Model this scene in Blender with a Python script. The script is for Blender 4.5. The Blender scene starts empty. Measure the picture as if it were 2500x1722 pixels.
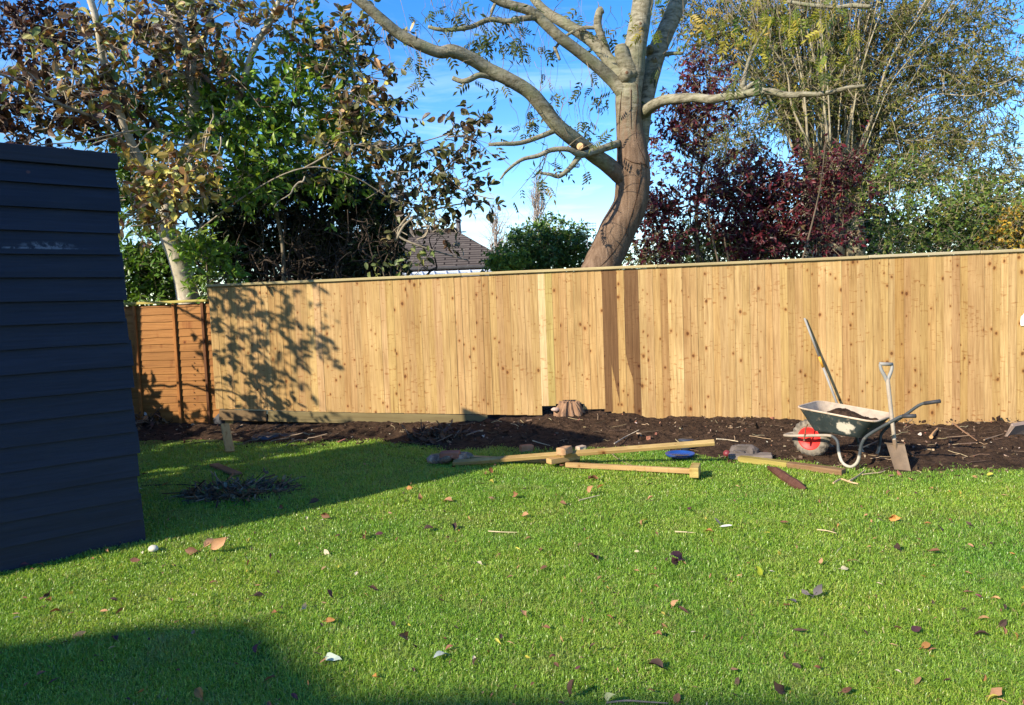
import bpy, math, random
import numpy as np
from mathutils import Vector, Matrix
rad = math.radians
SC = bpy.context.scene
COL = SC.collection

# ------------------------------------------------------------------ camera
F = 1805.0                      # focal length in pixels of the 2500 px wide photograph
PITCH, ROLL, CAMH = rad(3.62), rad(2.18), 1.5
fw = np.array([0, math.cos(PITCH), -math.sin(PITCH)])
r0 = np.array([1.0, 0, 0]); u0 = np.array([0, math.sin(PITCH), math.cos(PITCH)])
RT = math.cos(ROLL) * r0 - math.sin(ROLL) * u0
UP = math.sin(ROLL) * r0 + math.cos(ROLL) * u0
CAM = np.array([0, 0, CAMH])
cam = bpy.data.objects.new('camera', bpy.data.cameras.new('camera'))
COL.objects.link(cam)
cam.matrix_world = Matrix(((RT[0], UP[0], -fw[0], 0), (RT[1], UP[1], -fw[1], 0), (RT[2], UP[2], -fw[2], CAMH), (0, 0, 0, 1)))
cam.data.sensor_width = 36.0
cam.data.lens = 36.0 * F / 2500
cam.data.clip_start = 0.05
cam.data.clip_end = 3000
SC.camera = cam

# ------------------------------------------------------------------ light
SUN_AZ, SUN_EL = rad(50.5), rad(29.0)      # light travels towards +X +Y
sv = Vector((-math.sin(SUN_AZ) * math.cos(SUN_EL), -math.cos(SUN_AZ) * math.cos(SUN_EL), math.sin(SUN_EL)))
sun = bpy.data.objects.new('sun', bpy.data.lights.new('sun', 'SUN'))
COL.objects.link(sun)
sun.rotation_euler = sv.to_track_quat('Z', 'Y').to_euler()
sun.data.energy = 4.6
sun.data.angle = rad(0.53)
sun.data.color = (1.0, 0.90, 0.74)

SC.view_settings.view_transform = 'Standard'
SC.view_settings.look = 'None'
SC.view_settings.gamma = 1.0
SC.view_settings.exposure = 1.08


def nd(nt, t, ins=None, **props):
    n = nt.nodes.new(t)
    for k, v in props.items():
        setattr(n, k, v)
    for k, v in (ins or {}).items():
        s = n.inputs[k]
        if isinstance(v, bpy.types.NodeSocket):
            nt.links.new(v, s)
        else:
            s.default_value = v
    return n


def ramp(nt, fac, stops, interp='LINEAR'):
    n = nt.nodes.new('ShaderNodeValToRGB')
    n.color_ramp.interpolation = interp
    e = n.color_ramp.elements
    while len(e) < len(stops):
        e.new(0.5)
    for q, (p, c) in zip(e, stops):
        q.position = p
        q.color = (c, c, c, 1) if isinstance(c, (int, float)) else (*c, 1)
    nt.links.new(fac, n.inputs[0])
    return n.outputs[0]


def mth(nt, op, a, b=0.0, c=None):
    n = nt.nodes.new('ShaderNodeMath'); n.operation = op
    for i, v in enumerate((a, b) if c is None else (a, b, c)):
        if isinstance(v, bpy.types.NodeSocket):
            nt.links.new(v, n.inputs[i])
        else:
            n.inputs[i].default_value = v
    return n.outputs[0]


def mixc(nt, fac, a, b, mode='MIX'):
    n = nt.nodes.new('ShaderNodeMixRGB'); n.blend_type = mode
    for i, v in enumerate((fac, a, b)):
        if isinstance(v, bpy.types.NodeSocket):
            nt.links.new(v, n.inputs[i])
        elif i == 0:
            n.inputs[0].default_value = v
        else:
            n.inputs[i].default_value = (*v, 1)
    return n.outputs[0]


# sky -------------------------------------------------------------------
W = bpy.data.worlds.new('World'); SC.world = W; W.use_nodes = True
wt = W.node_tree; wt.nodes.clear()
sky = nd(wt, 'ShaderNodeTexSky', sky_type='NISHITA', sun_disc=False, sun_elevation=SUN_EL,
         sun_rotation=math.pi + SUN_AZ, altitude=50, air_density=1.0, dust_density=0.25, ozone_density=2.2)
tc = nd(wt, 'ShaderNodeTexCoord')
mp = nd(wt, 'ShaderNodeMapping', {'Vector': tc.outputs['Generated'], 'Scale': (1.6, 1.6, 9.0), 'Rotation': (0.0, 0.16, 0.3)})
n1 = nd(wt, 'ShaderNodeTexNoise', {'Vector': mp.outputs[0], 'Scale': 2.3, 'Detail': 8.0, 'Roughness': 0.62, 'Distortion': 0.5})
c1 = ramp(wt, n1.outputs[0], [(0.52, 0.0), (0.85, 0.8)])
sx = nd(wt, 'ShaderNodeSeparateXYZ', {'Vector': tc.outputs['Generated']})
low = ramp(wt, sx.outputs[2], [(0.0, 1.0), (0.12, 0.62), (0.38, 0.12), (0.7, 0.05)])
hs = nd(wt, 'ShaderNodeHueSaturation', {'Color': sky.outputs[0], 'Hue': 0.512, 'Saturation': 1.42, 'Value': 1.10})
cl = mixc(wt, mth(wt, 'MULTIPLY', c1, low), hs.outputs[0], (7.6, 8.2, 9.0))
bg = nd(wt, 'ShaderNodeBackground', {'Color': cl, 'Strength': 0.13})
wo = nd(wt, 'ShaderNodeOutputWorld', {'Surface': bg.outputs[0]})

rng = np.random.default_rng(11)
random.seed(5)


# ------------------------------------------------------------------ projection helpers (photo pixel -> point of the place)
def ray(x, y):
    return fw + (x - 1250) / F * RT + (861 - y) / F * UP


def P(x, y, d):                    # the point seen at pixel (x, y) that stands d metres away along +Y
    v = ray(x, y)
    return CAM + v * (d / v[1])


def D(x, y, d):                    # the same for the 2317 px wide view of the photograph
    return P(x * 1.079, y * 1.079, d)


def G(x, y, z=0.0):                # the ground point at pixel (x, y)
    v = ray(x, y)
    return CAM + v * ((z - CAMH) / v[2])


def GD(x, y, z=0.0):
    return G(x * 1.079, y * 1.079, z)


# ------------------------------------------------------------------ mesh helpers
class MB:
    def __init__(self):
        self.v = []; self.f = []; self.c = []; self.u = []; self.n = 0

    def add(self, v, faces, col=None, uv=None):
        v = np.asarray(v, float).reshape(-1, 3)
        self.v.append(v)
        if isinstance(faces, dict):
            for k, a in faces.items():
                if len(a):
                    self.f.append(np.asarray(a, np.int64).reshape(-1, k) + self.n)
        else:
            by = {}
            for q in faces:
                by.setdefault(len(q), []).append(q)
            for k, a in by.items():
                self.f.append(np.asarray(a, np.int64) + self.n)
        m = len(v)
        col = np.broadcast_to(np.asarray((1, 1, 1) if col is None else col, float), (m, 3))
        self.c.append(col)
        self.u.append(np.zeros((m, 3)) if uv is None else np.broadcast_to(np.asarray(uv, float), (m, 3)))
        self.n += m
        return self

    def build(self, name, mat, parent=None, smooth=False, base=None):
        V = np.concatenate(self.v); Cc = np.concatenate(self.c); Uu = np.concatenate(self.u)
        if base is not None:
            V = V - np.asarray(base)
        me = bpy.data.meshes.new(name)
        me.vertices.add(len(V)); me.vertices.foreach_set('co', V.astype(np.float32).ravel())
        li = np.concatenate([a.ravel() for a in self.f])
        lt = np.concatenate([np.full(len(a), a.shape[1]) for a in self.f])
        ls = np.concatenate([[0], np.cumsum(lt)[:-1]])
        me.loops.add(len(li)); me.loops.foreach_set('vertex_index', li.astype(np.int32))
        me.polygons.add(len(lt)); me.polygons.foreach_set('loop_start', ls.astype(np.int32))
        me.polygons.foreach_set('use_smooth', np.full(len(lt), bool(smooth)))
        me.update(calc_edges=True)
        a = me.attributes.new('col', 'FLOAT_COLOR', 'POINT')
        a.data.foreach_set('color', np.concatenate([Cc, np.ones((len(Cc), 1))], 1).astype(np.float32).ravel())
        if np.abs(Uu).max() > 0:
            b = me.attributes.new('uvw', 'FLOAT_VECTOR', 'POINT')
            b.data.foreach_set('vector', Uu.astype(np.float32).ravel())
        if mat is not None:
            me.materials.append(mat)
        o = bpy.data.objects.new(name, me)
        COL.objects.link(o)
        if parent is not None:
            o.parent = parent
        if base is not None and parent is None:
            o.location = base
        return o


def unit(a):
    a = np.asarray(a, float)
    return a / (np.linalg.norm(a, axis=-1, keepdims=True) + 1e-12)


def tag(o, label=None, cat=None, group=None, kind=None):
    if label: o['label'] = label
    if cat: o['category'] = cat
    if group: o['group'] = group
    if kind: o['kind'] = kind
    return o


def empty(name, loc, label, cat, group=None):
    o = bpy.data.objects.new(name, None)
    COL.objects.link(o)
    o.location = loc
    o.empty_display_size = 0.2
    return tag(o, label, cat, group)


def part(mb, name, mat, root, smooth=False):         # mesh in world coordinates under a root that only has a location
    o = mb.build(name, mat, root, smooth, base=np.array(root.location))
    o.location = (0, 0, 0)
    return o


def sub(mb, name, mat, parent, root, smooth=False):  # a sub-part: parent sits at the root's own origin
    o = mb.build(name, mat, parent, smooth, base=np.array(root.location))
    o.location = (0, 0, 0)
    return o


def catmull(pts, n=6):
    p = np.asarray(pts, float)
    if len(p) < 3:
        t = np.linspace(0, 1, n + 1)[:, None]
        return p[0] + (p[-1] - p[0]) * t
    q = np.vstack([2 * p[0] - p[1], p, 2 * p[-1] - p[-2]])
    out = []
    t = np.linspace(0, 1, n, endpoint=False)[:, None]
    for i in range(1, len(q) - 2):
        a, b, c, d = q[i - 1], q[i], q[i + 1], q[i + 2]
        out.append(0.5 * (2 * b + (c - a) * t + (2 * a - 5 * b + 4 * c - d) * t ** 2 + (3 * b - a - 3 * c + d) * t ** 3))
    out.append(p[-1:])
    return np.concatenate(out)


def tube(mb, pts, rr, sides=8, col=None, wob=0.0, cap=True, uoff=0.0):
    p = np.asarray(pts, float); n = len(p)
    rr = np.broadcast_to(np.asarray(rr, float), (n,))
    t = np.gradient(p, axis=0); t = unit(t)
    ref = np.array([0, 0, 1.0]) if abs(t[0][2]) < 0.8 else np.array([1.0, 0.2, 0])
    a = unit(np.cross(t[0], ref)); A = []
    for i in range(n):
        a = unit(a - t[i] * np.dot(a, t[i])); A.append(a)
    A = np.array(A); B = np.cross(t, A)
    th = np.arange(sides) * 2 * math.pi / sides
    R = rr[:, None] * np.ones((1, sides))
    if wob:
        ph = np.random.default_rng(int(abs(p[0].sum()) * 1000) % 9999).uniform(0, 6.28, 6)
        ln = np.concatenate([[0], np.cumsum(np.linalg.norm(np.diff(p, axis=0), axis=1))])[:, None]
        R = R * (1 + wob * (np.sin(2 * th + ph[0] + ln * 2.3) * .5 + np.sin(3 * th + ph[1] - ln * 5) * .35 + np.sin(ln * 11 + ph[2] + th) * .4 + np.sin(ln * 27 + ph[3] - 2 * th) * .18))
    V = p[:, None] + R[..., None] * (np.cos(th)[:, None] * A[:, None] + np.sin(th)[:, None] * B[:, None])
    V = V.reshape(-1, 3)
    i = np.arange(n - 1)[:, None] * sides; j = np.arange(sides)[None]
    k = (j + 1) % sides
    q = np.stack([i + j, i + k, i + sides + k, i + sides + j], -1).reshape(-1, 4)
    ln = np.concatenate([[0], np.cumsum(np.linalg.norm(np.diff(p, axis=0), axis=1))])
    uv = np.stack([np.tile(th / 6.2832, n), np.repeat(ln + uoff, sides), np.zeros(n * sides)], -1)
    c = col
    if col is not None and np.ndim(col) == 2 and len(col) == n:
        c = np.repeat(np.asarray(col), sides, axis=0)
    fs = {4: q}
    if cap:
        fs[sides] = np.array([list(range(sides))[::-1], [(n - 1) * sides + s for s in range(sides)]])
        if sides == 4:
            fs = {4: np.concatenate([q, fs[4]])}
    mb.add(V, fs, c, uv)


def tubes(mb, PT, RR, K=3, col=None):                # many thin twigs at once: PT (N,S,3), RR (N,S)
    N, S, _ = PT.shape
    t = unit(np.gradient(PT, axis=1))
    ref = unit(np.array([0.31, 0.52, 0.8]))
    a = unit(np.cross(t, ref)); b = np.cross(t, a)
    th = np.arange(K) * 2 * math.pi / K
    V = PT[:, :, None] + RR[:, :, None, None] * (np.cos(th)[:, None] * a[:, :, None] + np.sin(th)[:, None] * b[:, :, None])
    i = (np.arange(N) * S * K)[:, None, None]; s = (np.arange(S - 1) * K)[None, :, None]; j = np.arange(K)[None, None]
    k = (j + 1) % K
    q = np.stack([i + s + j, i + s + k, i + s + K + k, i + s + K + j], -1).reshape(-1, 4)
    c = None if col is None else np.repeat(np.broadcast_to(np.asarray(col, float), (N, 3)), S * K, axis=0)
    mb.add(V.reshape(-1, 3), {4: q}, c)


def box(mb, c, sx, sy, sz, rot=0.0, col=None, M=None, jit=0.0, bev=0.0):
    """box centred at c; rot about Z or a 3x3 matrix M; bev chamfers all edges"""
    if bev:
        V = []
        for X in (-1, 1):
            for Y in (-1, 1):
                for Z in (-1, 1):
                    V += [(X * (sx / 2), Y * (sy / 2 - bev), Z * (sz / 2 - bev)), (X * (sx / 2 - bev), Y * (sy / 2), Z * (sz / 2 - bev)), (X * (sx / 2 - bev), Y * (sy / 2 - bev), Z * (sz / 2))]
        idx = lambda X, Y, Z, a: ((X * 2 + Y) * 2 + Z) * 3 + a
        Fc = []
        for s in (0, 1):
            w = [(0, 0), (1, 0), (1, 1), (0, 1)]
            w2 = w if s else w[::-1]
            Fc.append([idx(s, y, z, 0) for y, z in w2])
            Fc.append([idx(x, s, z, 1) for x, z in w2[::-1]])
            Fc.append([idx(x, y, s, 2) for x, y in w2])
        for a, b in ((0, 0), (0, 1), (1, 0), (1, 1)):
            Fc.append([idx(a, b, 0, 0), idx(a, b, 1, 0), idx(a, b, 1, 1), idx(a, b, 0, 1)])
            Fc.append([idx(a, 0, b, 0), idx(a, 1, b, 0), idx(a, 1, b, 2), idx(a, 0, b, 2)])
            Fc.append([idx(0, a, b, 1), idx(1, a, b, 1), idx(1, a, b, 2), idx(0, a, b, 2)])
        for X in (0, 1):
            for Y in (0, 1):
                for Z in (0, 1):
                    Fc.append([idx(X, Y, Z, 0), idx(X, Y, Z, 1), idx(X, Y, Z, 2)])
        V = np.array(V)
    else:
        V = np.array([(x, y, z) for x in (-sx / 2, sx / 2) for y in (-sy / 2, sy / 2) for z in (-sz / 2, sz / 2)])
        Fc = [(0, 1, 3, 2), (4, 6, 7, 5), (0, 4, 5, 1), (2, 3, 7, 6), (0, 2, 6, 4), (1, 5, 7, 3)]
    uv = V.copy()
    if jit:
        V = V + np.random.default_rng(int(abs(c[0] * 977 + c[1] * 131) * 10) % 99991).uniform(-jit, jit, V.shape)
    if M is None:
        cr, sr = math.cos(rot), math.sin(rot)
        M = np.array([[cr, -sr, 0], [sr, cr, 0], [0, 0, 1]])
    V = V @ np.asarray(M).T + np.asarray(c)
    mb.add(V, Fc, col, uv + np.array([c[0] * 3.1, c[1] * 1.7, c[2]]))


def frame_to(a, b, roll=0.0):
    """3x3 matrix whose X axis runs from a to b, Z as upright as possible"""
    x = unit(np.asarray(b) - np.asarray(a)); z = np.array([0, 0, 1.0])
    y = np.array([1.0, 0, 0]) if abs(x[2]) > .995 else np.cross(z, x)
    y = unit(y - x * np.dot(x, y)); z = np.cross(x, y)
    c, s = math.cos(roll), math.sin(roll)
    y, z = c * y + s * z, -s * y + c * z
    return np.stack([x, y, z], 1)


def beam(mb, a, b, w, h, col=None, roll=0.0, bev=0.004, jit=0.0):
    a = np.asarray(a, float); b = np.asarray(b, float)
    box(mb, (a + b) / 2, np.linalg.norm(b - a), w, h, M=frame_to(a, b, roll), col=col, bev=bev, jit=jit)


_h = np.random.default_rng(3).random((256, 256))


def vnoise(x, y):
    xi = np.floor(x).astype(int); yi = np.floor(y).astype(int)
    u = x - xi; v = y - yi
    u = u * u * (3 - 2 * u); v = v * v * (3 - 2 * v)
    g = lambda i, j: _h[i % 256, j % 256]
    return (g(xi, yi) * (1 - u) + g(xi + 1, yi) * u) * (1 - v) + (g(xi, yi + 1) * (1 - u) + g(xi + 1, yi + 1) * u) * v


def fbm(x, y, o=4):
    s = 0; a = 0.5
    for k in range(o):
        s = s + a * (vnoise(x * 2 ** k + 17 * k, y * 2 ** k + 31 * k) - 0.5); a *= 0.5
    return s


def lump(mb, c, sx, sy, sz, seed=0, n=2, rough=0.25, col=None, rot=0.0, flat=0.0):
    """an irregular stone, clod or block: displaced sphere"""
    r = np.random.default_rng(seed)
    nu, nv = 9 * n // 2 + 3, 5 * n // 2 + 2
    V = []
    for j in range(nv + 1):
        ph = math.pi * j / nv
        for i in range(nu):
            th = 2 * math.pi * i / nu
            V.append((math.sin(ph) * math.cos(th), math.sin(ph) * math.sin(th), math.cos(ph)))
    V = np.array(V)
    k = r.normal(size=(7, 3)); pz = r.uniform(0, 6.28, 7)
    disp = sum(np.sin(V @ k[i] * (1.2 + .7 * i) + pz[i]) / (1 + .6 * i) for i in range(7)) / 3
    V = V * (1 + rough * disp[:, None])
    if flat:
        V = np.sign(V) * np.abs(V) ** (1 - flat)
    V = V * np.array([sx, sy, sz]) / 2
    cr, sr = math.cos(rot), math.sin(rot)
    V = V @ np.array([[cr, sr, 0], [-sr, cr, 0], [0, 0, 1]]) + np.asarray(c)
    q = [(j * nu + i, (j + 1) * nu + i, (j + 1) * nu + (i + 1) % nu, j * nu + (i + 1) % nu) for j in range(nv) for i in range(nu)]
    mb.add(V, {4: np.array(q)}, col, V * 0 + np.array([seed, 0, 0.001]))


# ------------------------------------------------------------------ materials
def newmat(name):
    m = bpy.data.materials.new(name); m.use_nodes = True
    nt = m.node_tree; nt.nodes.clear()
    out = nd(nt, 'ShaderNodeOutputMaterial')
    b = nd(nt, 'ShaderNodeBsdfPrincipled')
    nt.links.new(b.outputs[0], out.inputs[0])
    return m, nt, b, out


def setc(nt, b, col=None, rough=None, bump=None, strength=0.4, dist=0.01, spec=None, metal=None):
    if col is not None:
        if isinstance(col, bpy.types.NodeSocket): nt.links.new(col, b.inputs['Base Color'])
        else: b.inputs['Base Color'].default_value = (*col, 1)
    if rough is not None:
        if isinstance(rough, bpy.types.NodeSocket): nt.links.new(rough, b.inputs['Roughness'])
        else: b.inputs['Roughness'].default_value = rough
    if spec is not None: b.inputs['Specular IOR Level'].default_value = spec
    if metal is not None: b.inputs['Metallic'].default_value = metal
    if bump is not None:
        bp = nd(nt, 'ShaderNodeBump', {'Height': bump, 'Strength': strength, 'Distance': dist})
        nt.links.new(bp.outputs[0], b.inputs['Normal'])


def noise(nt, vec, scale, detail=5.0, rough=0.55, dist=0.0):
    return nd(nt, 'ShaderNodeTexNoise', {'Vector': vec, 'Scale': scale, 'Detail': detail, 'Roughness': rough, 'Distortion': dist}).outputs[0]


def objco(nt):
    return nd(nt, 'ShaderNodeTexCoord').outputs['Object']


def attr(nt, name, out='Color'):
    return nd(nt, 'ShaderNodeAttribute', attribute_name=name).outputs[out]


def leaf_mat(name, rough=0.5, trans=0.35, spec=0.2, tcol=(1.0, 1.0, 0.55)):
    m, nt, b, out = newmat(name)
    c = attr(nt, 'col')
    n = noise(nt, objco(nt), 9.0, 3)
    c = mixc(nt, 1.0, c, ramp(nt, n, [(0.3, 0.72), (0.7, 1.25)]), 'MULTIPLY')
    setc(nt, b, c, rough, spec=spec)
    tr = nd(nt, 'ShaderNodeBsdfTranslucent', {'Color': mixc(nt, 1.0, c, tcol, 'MULTIPLY')})
    mx = nd(nt, 'ShaderNodeMixShader', {0: trans})
    nt.links.new(b.outputs[0], mx.inputs[1]); nt.links.new(tr.outputs[0], mx.inputs[2])
    nt.links.new(mx.outputs[0], out.inputs[0])
    return m


def bark_mat(name, a, b_, c_=None, scale=14.0, stretch=0.35, bump=0.5, use_attr=False, speck=0.0):
    m, nt, b, out = newmat(name)
    oc = objco(nt)
    mpg = nd(nt, 'ShaderNodeMapping', {'Vector': oc, 'Scale': (1, 1, stretch)}).outputs[0]
    n = noise(nt, mpg, scale, 8, 0.65, 0.4)
    n2 = noise(nt, oc, 2.4, 4)
    col = ramp(nt, n, [(0.3, a), (0.7, b_)])
    if c_ is not None:
        col = mixc(nt, ramp(nt, n2, [(0.45, 0.0), (0.62, 0.8)]), col, c_)
    if speck:
        n3 = noise(nt, nd(nt, 'ShaderNodeMapping', {'Vector': oc, 'Scale': (1, 1, 2.2)}).outputs[0], 26, 4, 0.7)
        col = mixc(nt, ramp(nt, n3, [(0.56, 0.0), (0.66, speck)]), col, (0.02, 0.018, 0.013))
    if use_attr:
        col = mixc(nt, 1.0, col, attr(nt, 'col'), 'MULTIPLY')
    setc(nt, b, col, 0.85, n, bump, 0.02, spec=0.15)
    return m


def wood_mat(name, use_attr=True, tint=(1, 1, 1), knots=True, horiz=False, base=None, gr=0.35):
    """sawn softwood: grain along the board, knots, per-board tint from the mesh"""
    m, nt, b, out = newmat(name)
    uv = attr(nt, 'uvw', 'Vector')
    c = attr(nt, 'col') if use_attr else None
    if base is not None:
        c = mixc(nt, 1.0, base, attr(nt, 'col'), 'MULTIPLY') if use_attr else None
    sc = (1.6, 1.0, 45.0) if horiz else (45.0, 1.6, 1.0)
    g1 = noise(nt, nd(nt, 'ShaderNodeMapping', {'Vector': uv, 'Scale': sc}).outputs[0], 1.6, 6, 0.6, 0.6)
    sc2 = (0.6, 1, 14.0) if horiz else (14.0, 0.6, 1.0)
    g2 = noise(nt, nd(nt, 'ShaderNodeMapping', {'Vector': uv, 'Scale': sc2}).outputs[0], 1.3, 5, 0.6, 1.2)
    blot = noise(nt, uv, 2.1, 4)
    c = mixc(nt, gr, c, ramp(nt, g1, [(0.3, (0.35, 0.27, 0.18)), (0.5, (0.78, 0.74, 0.66)), (0.72, (1.0, 1.0, 1.0))]), 'MULTIPLY')
    c = mixc(nt, gr * 1.1, c, ramp(nt, g2, [(0.3, (0.55, 0.44, 0.30)), (0.6, (1.0, 0.98, 0.93))]), 'MULTIPLY')
    c = mixc(nt, 0.5, c, ramp(nt, blot, [(0.3, (0.80, 0.74, 0.66)), (0.65, (1.06, 1.04, 1.0))]), 'MULTIPLY')
    if knots:
        kv = nd(nt, 'ShaderNodeMapping', {'Vector': uv, 'Scale': (1, 1, 1) if horiz else (1, 0.72, 1)}).outputs[0]
        wob = nd(nt, 'ShaderNodeVectorMath', {0: kv}, operation='ADD')
        nz = nd(nt, 'ShaderNodeTexNoise', {'Vector': uv, 'Scale': 26.0, 'Detail': 2.0})
        off = nd(nt, 'ShaderNodeVectorMath', {0: nz.outputs[1], 1: (0.5, 0.5, 0.5)}, operation='SUBTRACT')
        off2 = nd(nt, 'ShaderNodeVectorMath', {0: off.outputs[0], 'Scale': 0.014}, operation='SCALE')
        nt.links.new(off2.outputs[0], wob.inputs[1])
        vo = nd(nt, 'ShaderNodeTexVoronoi', {'Vector': wob.outputs[0], 'Scale': 7.6}, voronoi_dimensions='2D')
        if horiz:
            vo.voronoi_dimensions = '3D'
        sep = nd(nt, 'ShaderNodeSeparateColor', {'Color': vo.outputs['Color']})
        keep = mth(nt, 'GREATER_THAN', sep.outputs[0], 0.44)
        rad_ = mth(nt, 'MULTIPLY_ADD', mth(nt, 'POWER', sep.outputs[1], 1.7), 0.115, 0.034)
        q = mth(nt, 'DIVIDE', vo.outputs['Distance'], rad_)
        core = mth(nt, 'MULTIPLY', ramp(nt, q, [(0.55, 1.0), (1.0, 0.0)]), keep)
        halo = mth(nt, 'MULTIPLY', ramp(nt, mth(nt, 'MULTIPLY', q, 0.4), [(0.35, 0.8), (0.9, 0.0)]), keep)
        c = mixc(nt, mth(nt, 'MULTIPLY', halo, 0.75), c, mixc(nt, 1.0, c, (0.80, 0.58, 0.40), 'MULTIPLY'))
        c = mixc(nt, mth(nt, 'MULTIPLY', core, 0.82), c, mixc(nt, 1.0, c, (0.27, 0.155, 0.10), 'MULTIPLY'))
        # the scaly saw tear beside knots
        tr = noise(nt, nd(nt, 'ShaderNodeMapping', {'Vector': uv, 'Scale': (10, 30, 1)}).outputs[0], 1.0, 3, 0.6)
        pt = noise(nt, uv, 4.2, 2)
        c = mixc(nt, mth(nt, 'MULTIPLY', ramp(nt, tr, [(0.56, 0.0), (0.66, 0.7)]), ramp(nt, pt, [(0.47, 0.0), (0.57, 1.0)])), c, mixc(nt, 1.0, c, (0.62, 0.42, 0.28), 'MULTIPLY'))
    if tint != (1, 1, 1):
        c = mixc(nt, 1.0, c, tint, 'MULTIPLY')
    setc(nt, b, c, 0.72, g1, 0.25, 0.004, spec=0.2)
    return m


def plain(name, col, rough=0.6, spec=0.3, var=0.25, scale=8.0, dirt=None, dirt_lo=0.55, bump=0.0, use_attr=False, metal=0.0):
    m, nt, b, out = newmat(name)
    oc = objco(nt)
    n = noise(nt, oc, scale, 6, 0.6)
    c = mixc(nt, 1.0, attr(nt, 'col') if use_attr else col, ramp(nt, n, [(0.25, 1 - var), (0.75, 1 + var)]), 'MULTIPLY')
    if use_attr and col is not None:
        c = mixc(nt, 1.0, c, col, 'MULTIPLY')
    if dirt is not None:
        n2 = noise(nt, oc, scale * 0.7, 7, 0.65, 0.6)
        c = mixc(nt, ramp(nt, n2, [(dirt_lo, 0.0), (dirt_lo + 0.09, 0.9)]), c, dirt)
    setc(nt, b, c, rough, n if bump else None, bump, 0.01, spec=spec, metal=metal)
    return m


# ------------------------------------------------------------------ the ground
soil_px = [(-300, 1060), (345, 1072), (540, 1075), (640, 1082), (760, 1078), (900, 1072), (1010, 1082), (1100, 1098), (1230, 1090), (1330, 1100),
           (1440, 1092), (1560, 1088), (1650, 1100), (1760, 1112), (1870, 1118), (1990, 1128), (2085, 1140), (2180, 1150), (2300, 1145), (2420, 1143), (2500, 1146), (2800, 1160)]
soil_w = np.array([G(*q) for q in soil_px])
FA, FB = P(512, 699, 9.58), P(2492, 613, 8.42)          # top corners of the new fence
FTOP = 0.5 * (FA[2] + FB[2])
fu = unit(np.array([FB[0] - FA[0], FB[1] - FA[1], 0.0])); fn = np.array([fu[1], -fu[0], 0.0])   # along the fence, and towards the lawn
FA = np.array([FA[0], FA[1], 0.0])


def fence_sz(x, y):                       # photo pixel -> (distance along the fence, height)
    v = ray(x, y); t = ((FA - CAM) @ fn) / (v @ fn); q = CAM + t * v
    return float((q - FA) @ fu), float(q[2])


bot = [fence_sz(*q) for q in [(512, 997), (653, 1001), (806, 1006), (1192, 1012), (1335, 1014), (1490, 1020), (1850, 1026), (2265, 1038), (2500, 1040), (2700, 1050)]]
bot_s = [q[0] for q in bot]; bot_z = [q[1] for q in bot]
MS, MZ = fence_sz(1390, 985)
mound_c = FA + fu * MS


def fence_y(x):
    return FA[1] + (x - FA[0]) * fu[1] / fu[0]


def soil_edge(x):
    return np.interp(x, soil_w[:, 0], soil_w[:, 1])


def soil_h(x, y):
    e = soil_edge(x) + 0.16 * fbm(x * 3.1, y * 3.1, 3)
    ins = np.clip((y - e) / 0.35, -1, 1)
    s = (x - FA[0]) * fu[0] + (fence_y(x) - FA[1]) * fu[1]
    zb = np.interp(s, bot_s, bot_z) - 0.02
    zb = np.where(s < 3.6, zb - 0.07, zb)
    t = np.clip((y - e) / np.maximum(fence_y(x) - e, 0.2), 0, 1)
    back = 0.025 * np.clip(ins, 0, 1) + np.clip(zb, -0.08, 0.06) * t ** 1.5
    m = 0.02 * np.exp(-(((x - mound_c[0]) / 0.62) ** 2 + ((y - mound_c[1] + 0.05) / 0.55) ** 2)) + 0.045 * np.exp(-(((x - mound_c[0]) / 1.3) ** 2 + ((y - mound_c[1] + .1) / 0.9) ** 2))
    h = back + m * np.clip(ins, 0, 1) + np.clip(ins, 0, 1) * (0.10 * fbm(x * 2.2, y * 2.2, 3) + 0.075 * fbm(x * 9, y * 9, 3) + 0.04 * np.abs(fbm(x * 31, y * 31, 2)))
    return np.where(ins < 0, 0.09 * ins, h)


def lawn_h(x, y):
    return 0.045 * fbm(x * 0.8, y * 0.8, 3)


def grid(x0, x1, y0, y1, nx, ny, hf):
    X, Y = np.meshgrid(np.linspace(x0, x1, nx), np.linspace(y0, y1, ny))
    Z = hf(X, Y)
    V = np.stack([X, Y, Z], -1).reshape(-1, 3)
    i = np.arange(ny - 1)[:, None] * nx; j = np.arange(nx - 1)[None]
    q = np.stack([i + j, i + j + 1, i + nx + j + 1, i + nx + j], -1).reshape(-1, 4)
    mb = MB(); mb.add(V, {4: q})
    return mb


m, nt, b, out = newmat('ground_earth')
n = noise(nt, objco(nt), 0.6, 6)
setc(nt, b, ramp(nt, n, [(0.3, (0.03, 0.04, 0.015)), (0.7, (0.06, 0.07, 0.025))]), 0.95)
mb = MB(); mb.add([(-400, -400, -0.3), (400, -400, -0.3), (400, 400, -0.3), (-400, 400, -0.3)], [(0, 1, 2, 3)])
tag(mb.build('ground', m), kind='structure')

m, nt, b, out = newmat('lawn_thatch')
oc = objco(nt)
n = noise(nt, oc, 3.0, 6); n2 = noise(nt, oc, 60.0, 4)
c = ramp(nt, n, [(0.3, (0.080, 0.130, 0.018)), (0.7, (0.125, 0.175, 0.030))])
c = mixc(nt, ramp(nt, n2, [(0.5, 0.0), (0.7, 0.55)]), c, (0.12, 0.10, 0.04))
setc(nt, b, c, 0.95, n2, 0.8, 0.02, spec=0.1)
tag(grid(-9, 10, -6, 9.7, 130, 110, lambda x, y: lawn_h(x, y) - 0.004 - 0.5 * np.clip(y - soil_edge(x) - .12, 0, .5)).build('lawn', m, smooth=True), kind='structure')

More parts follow.
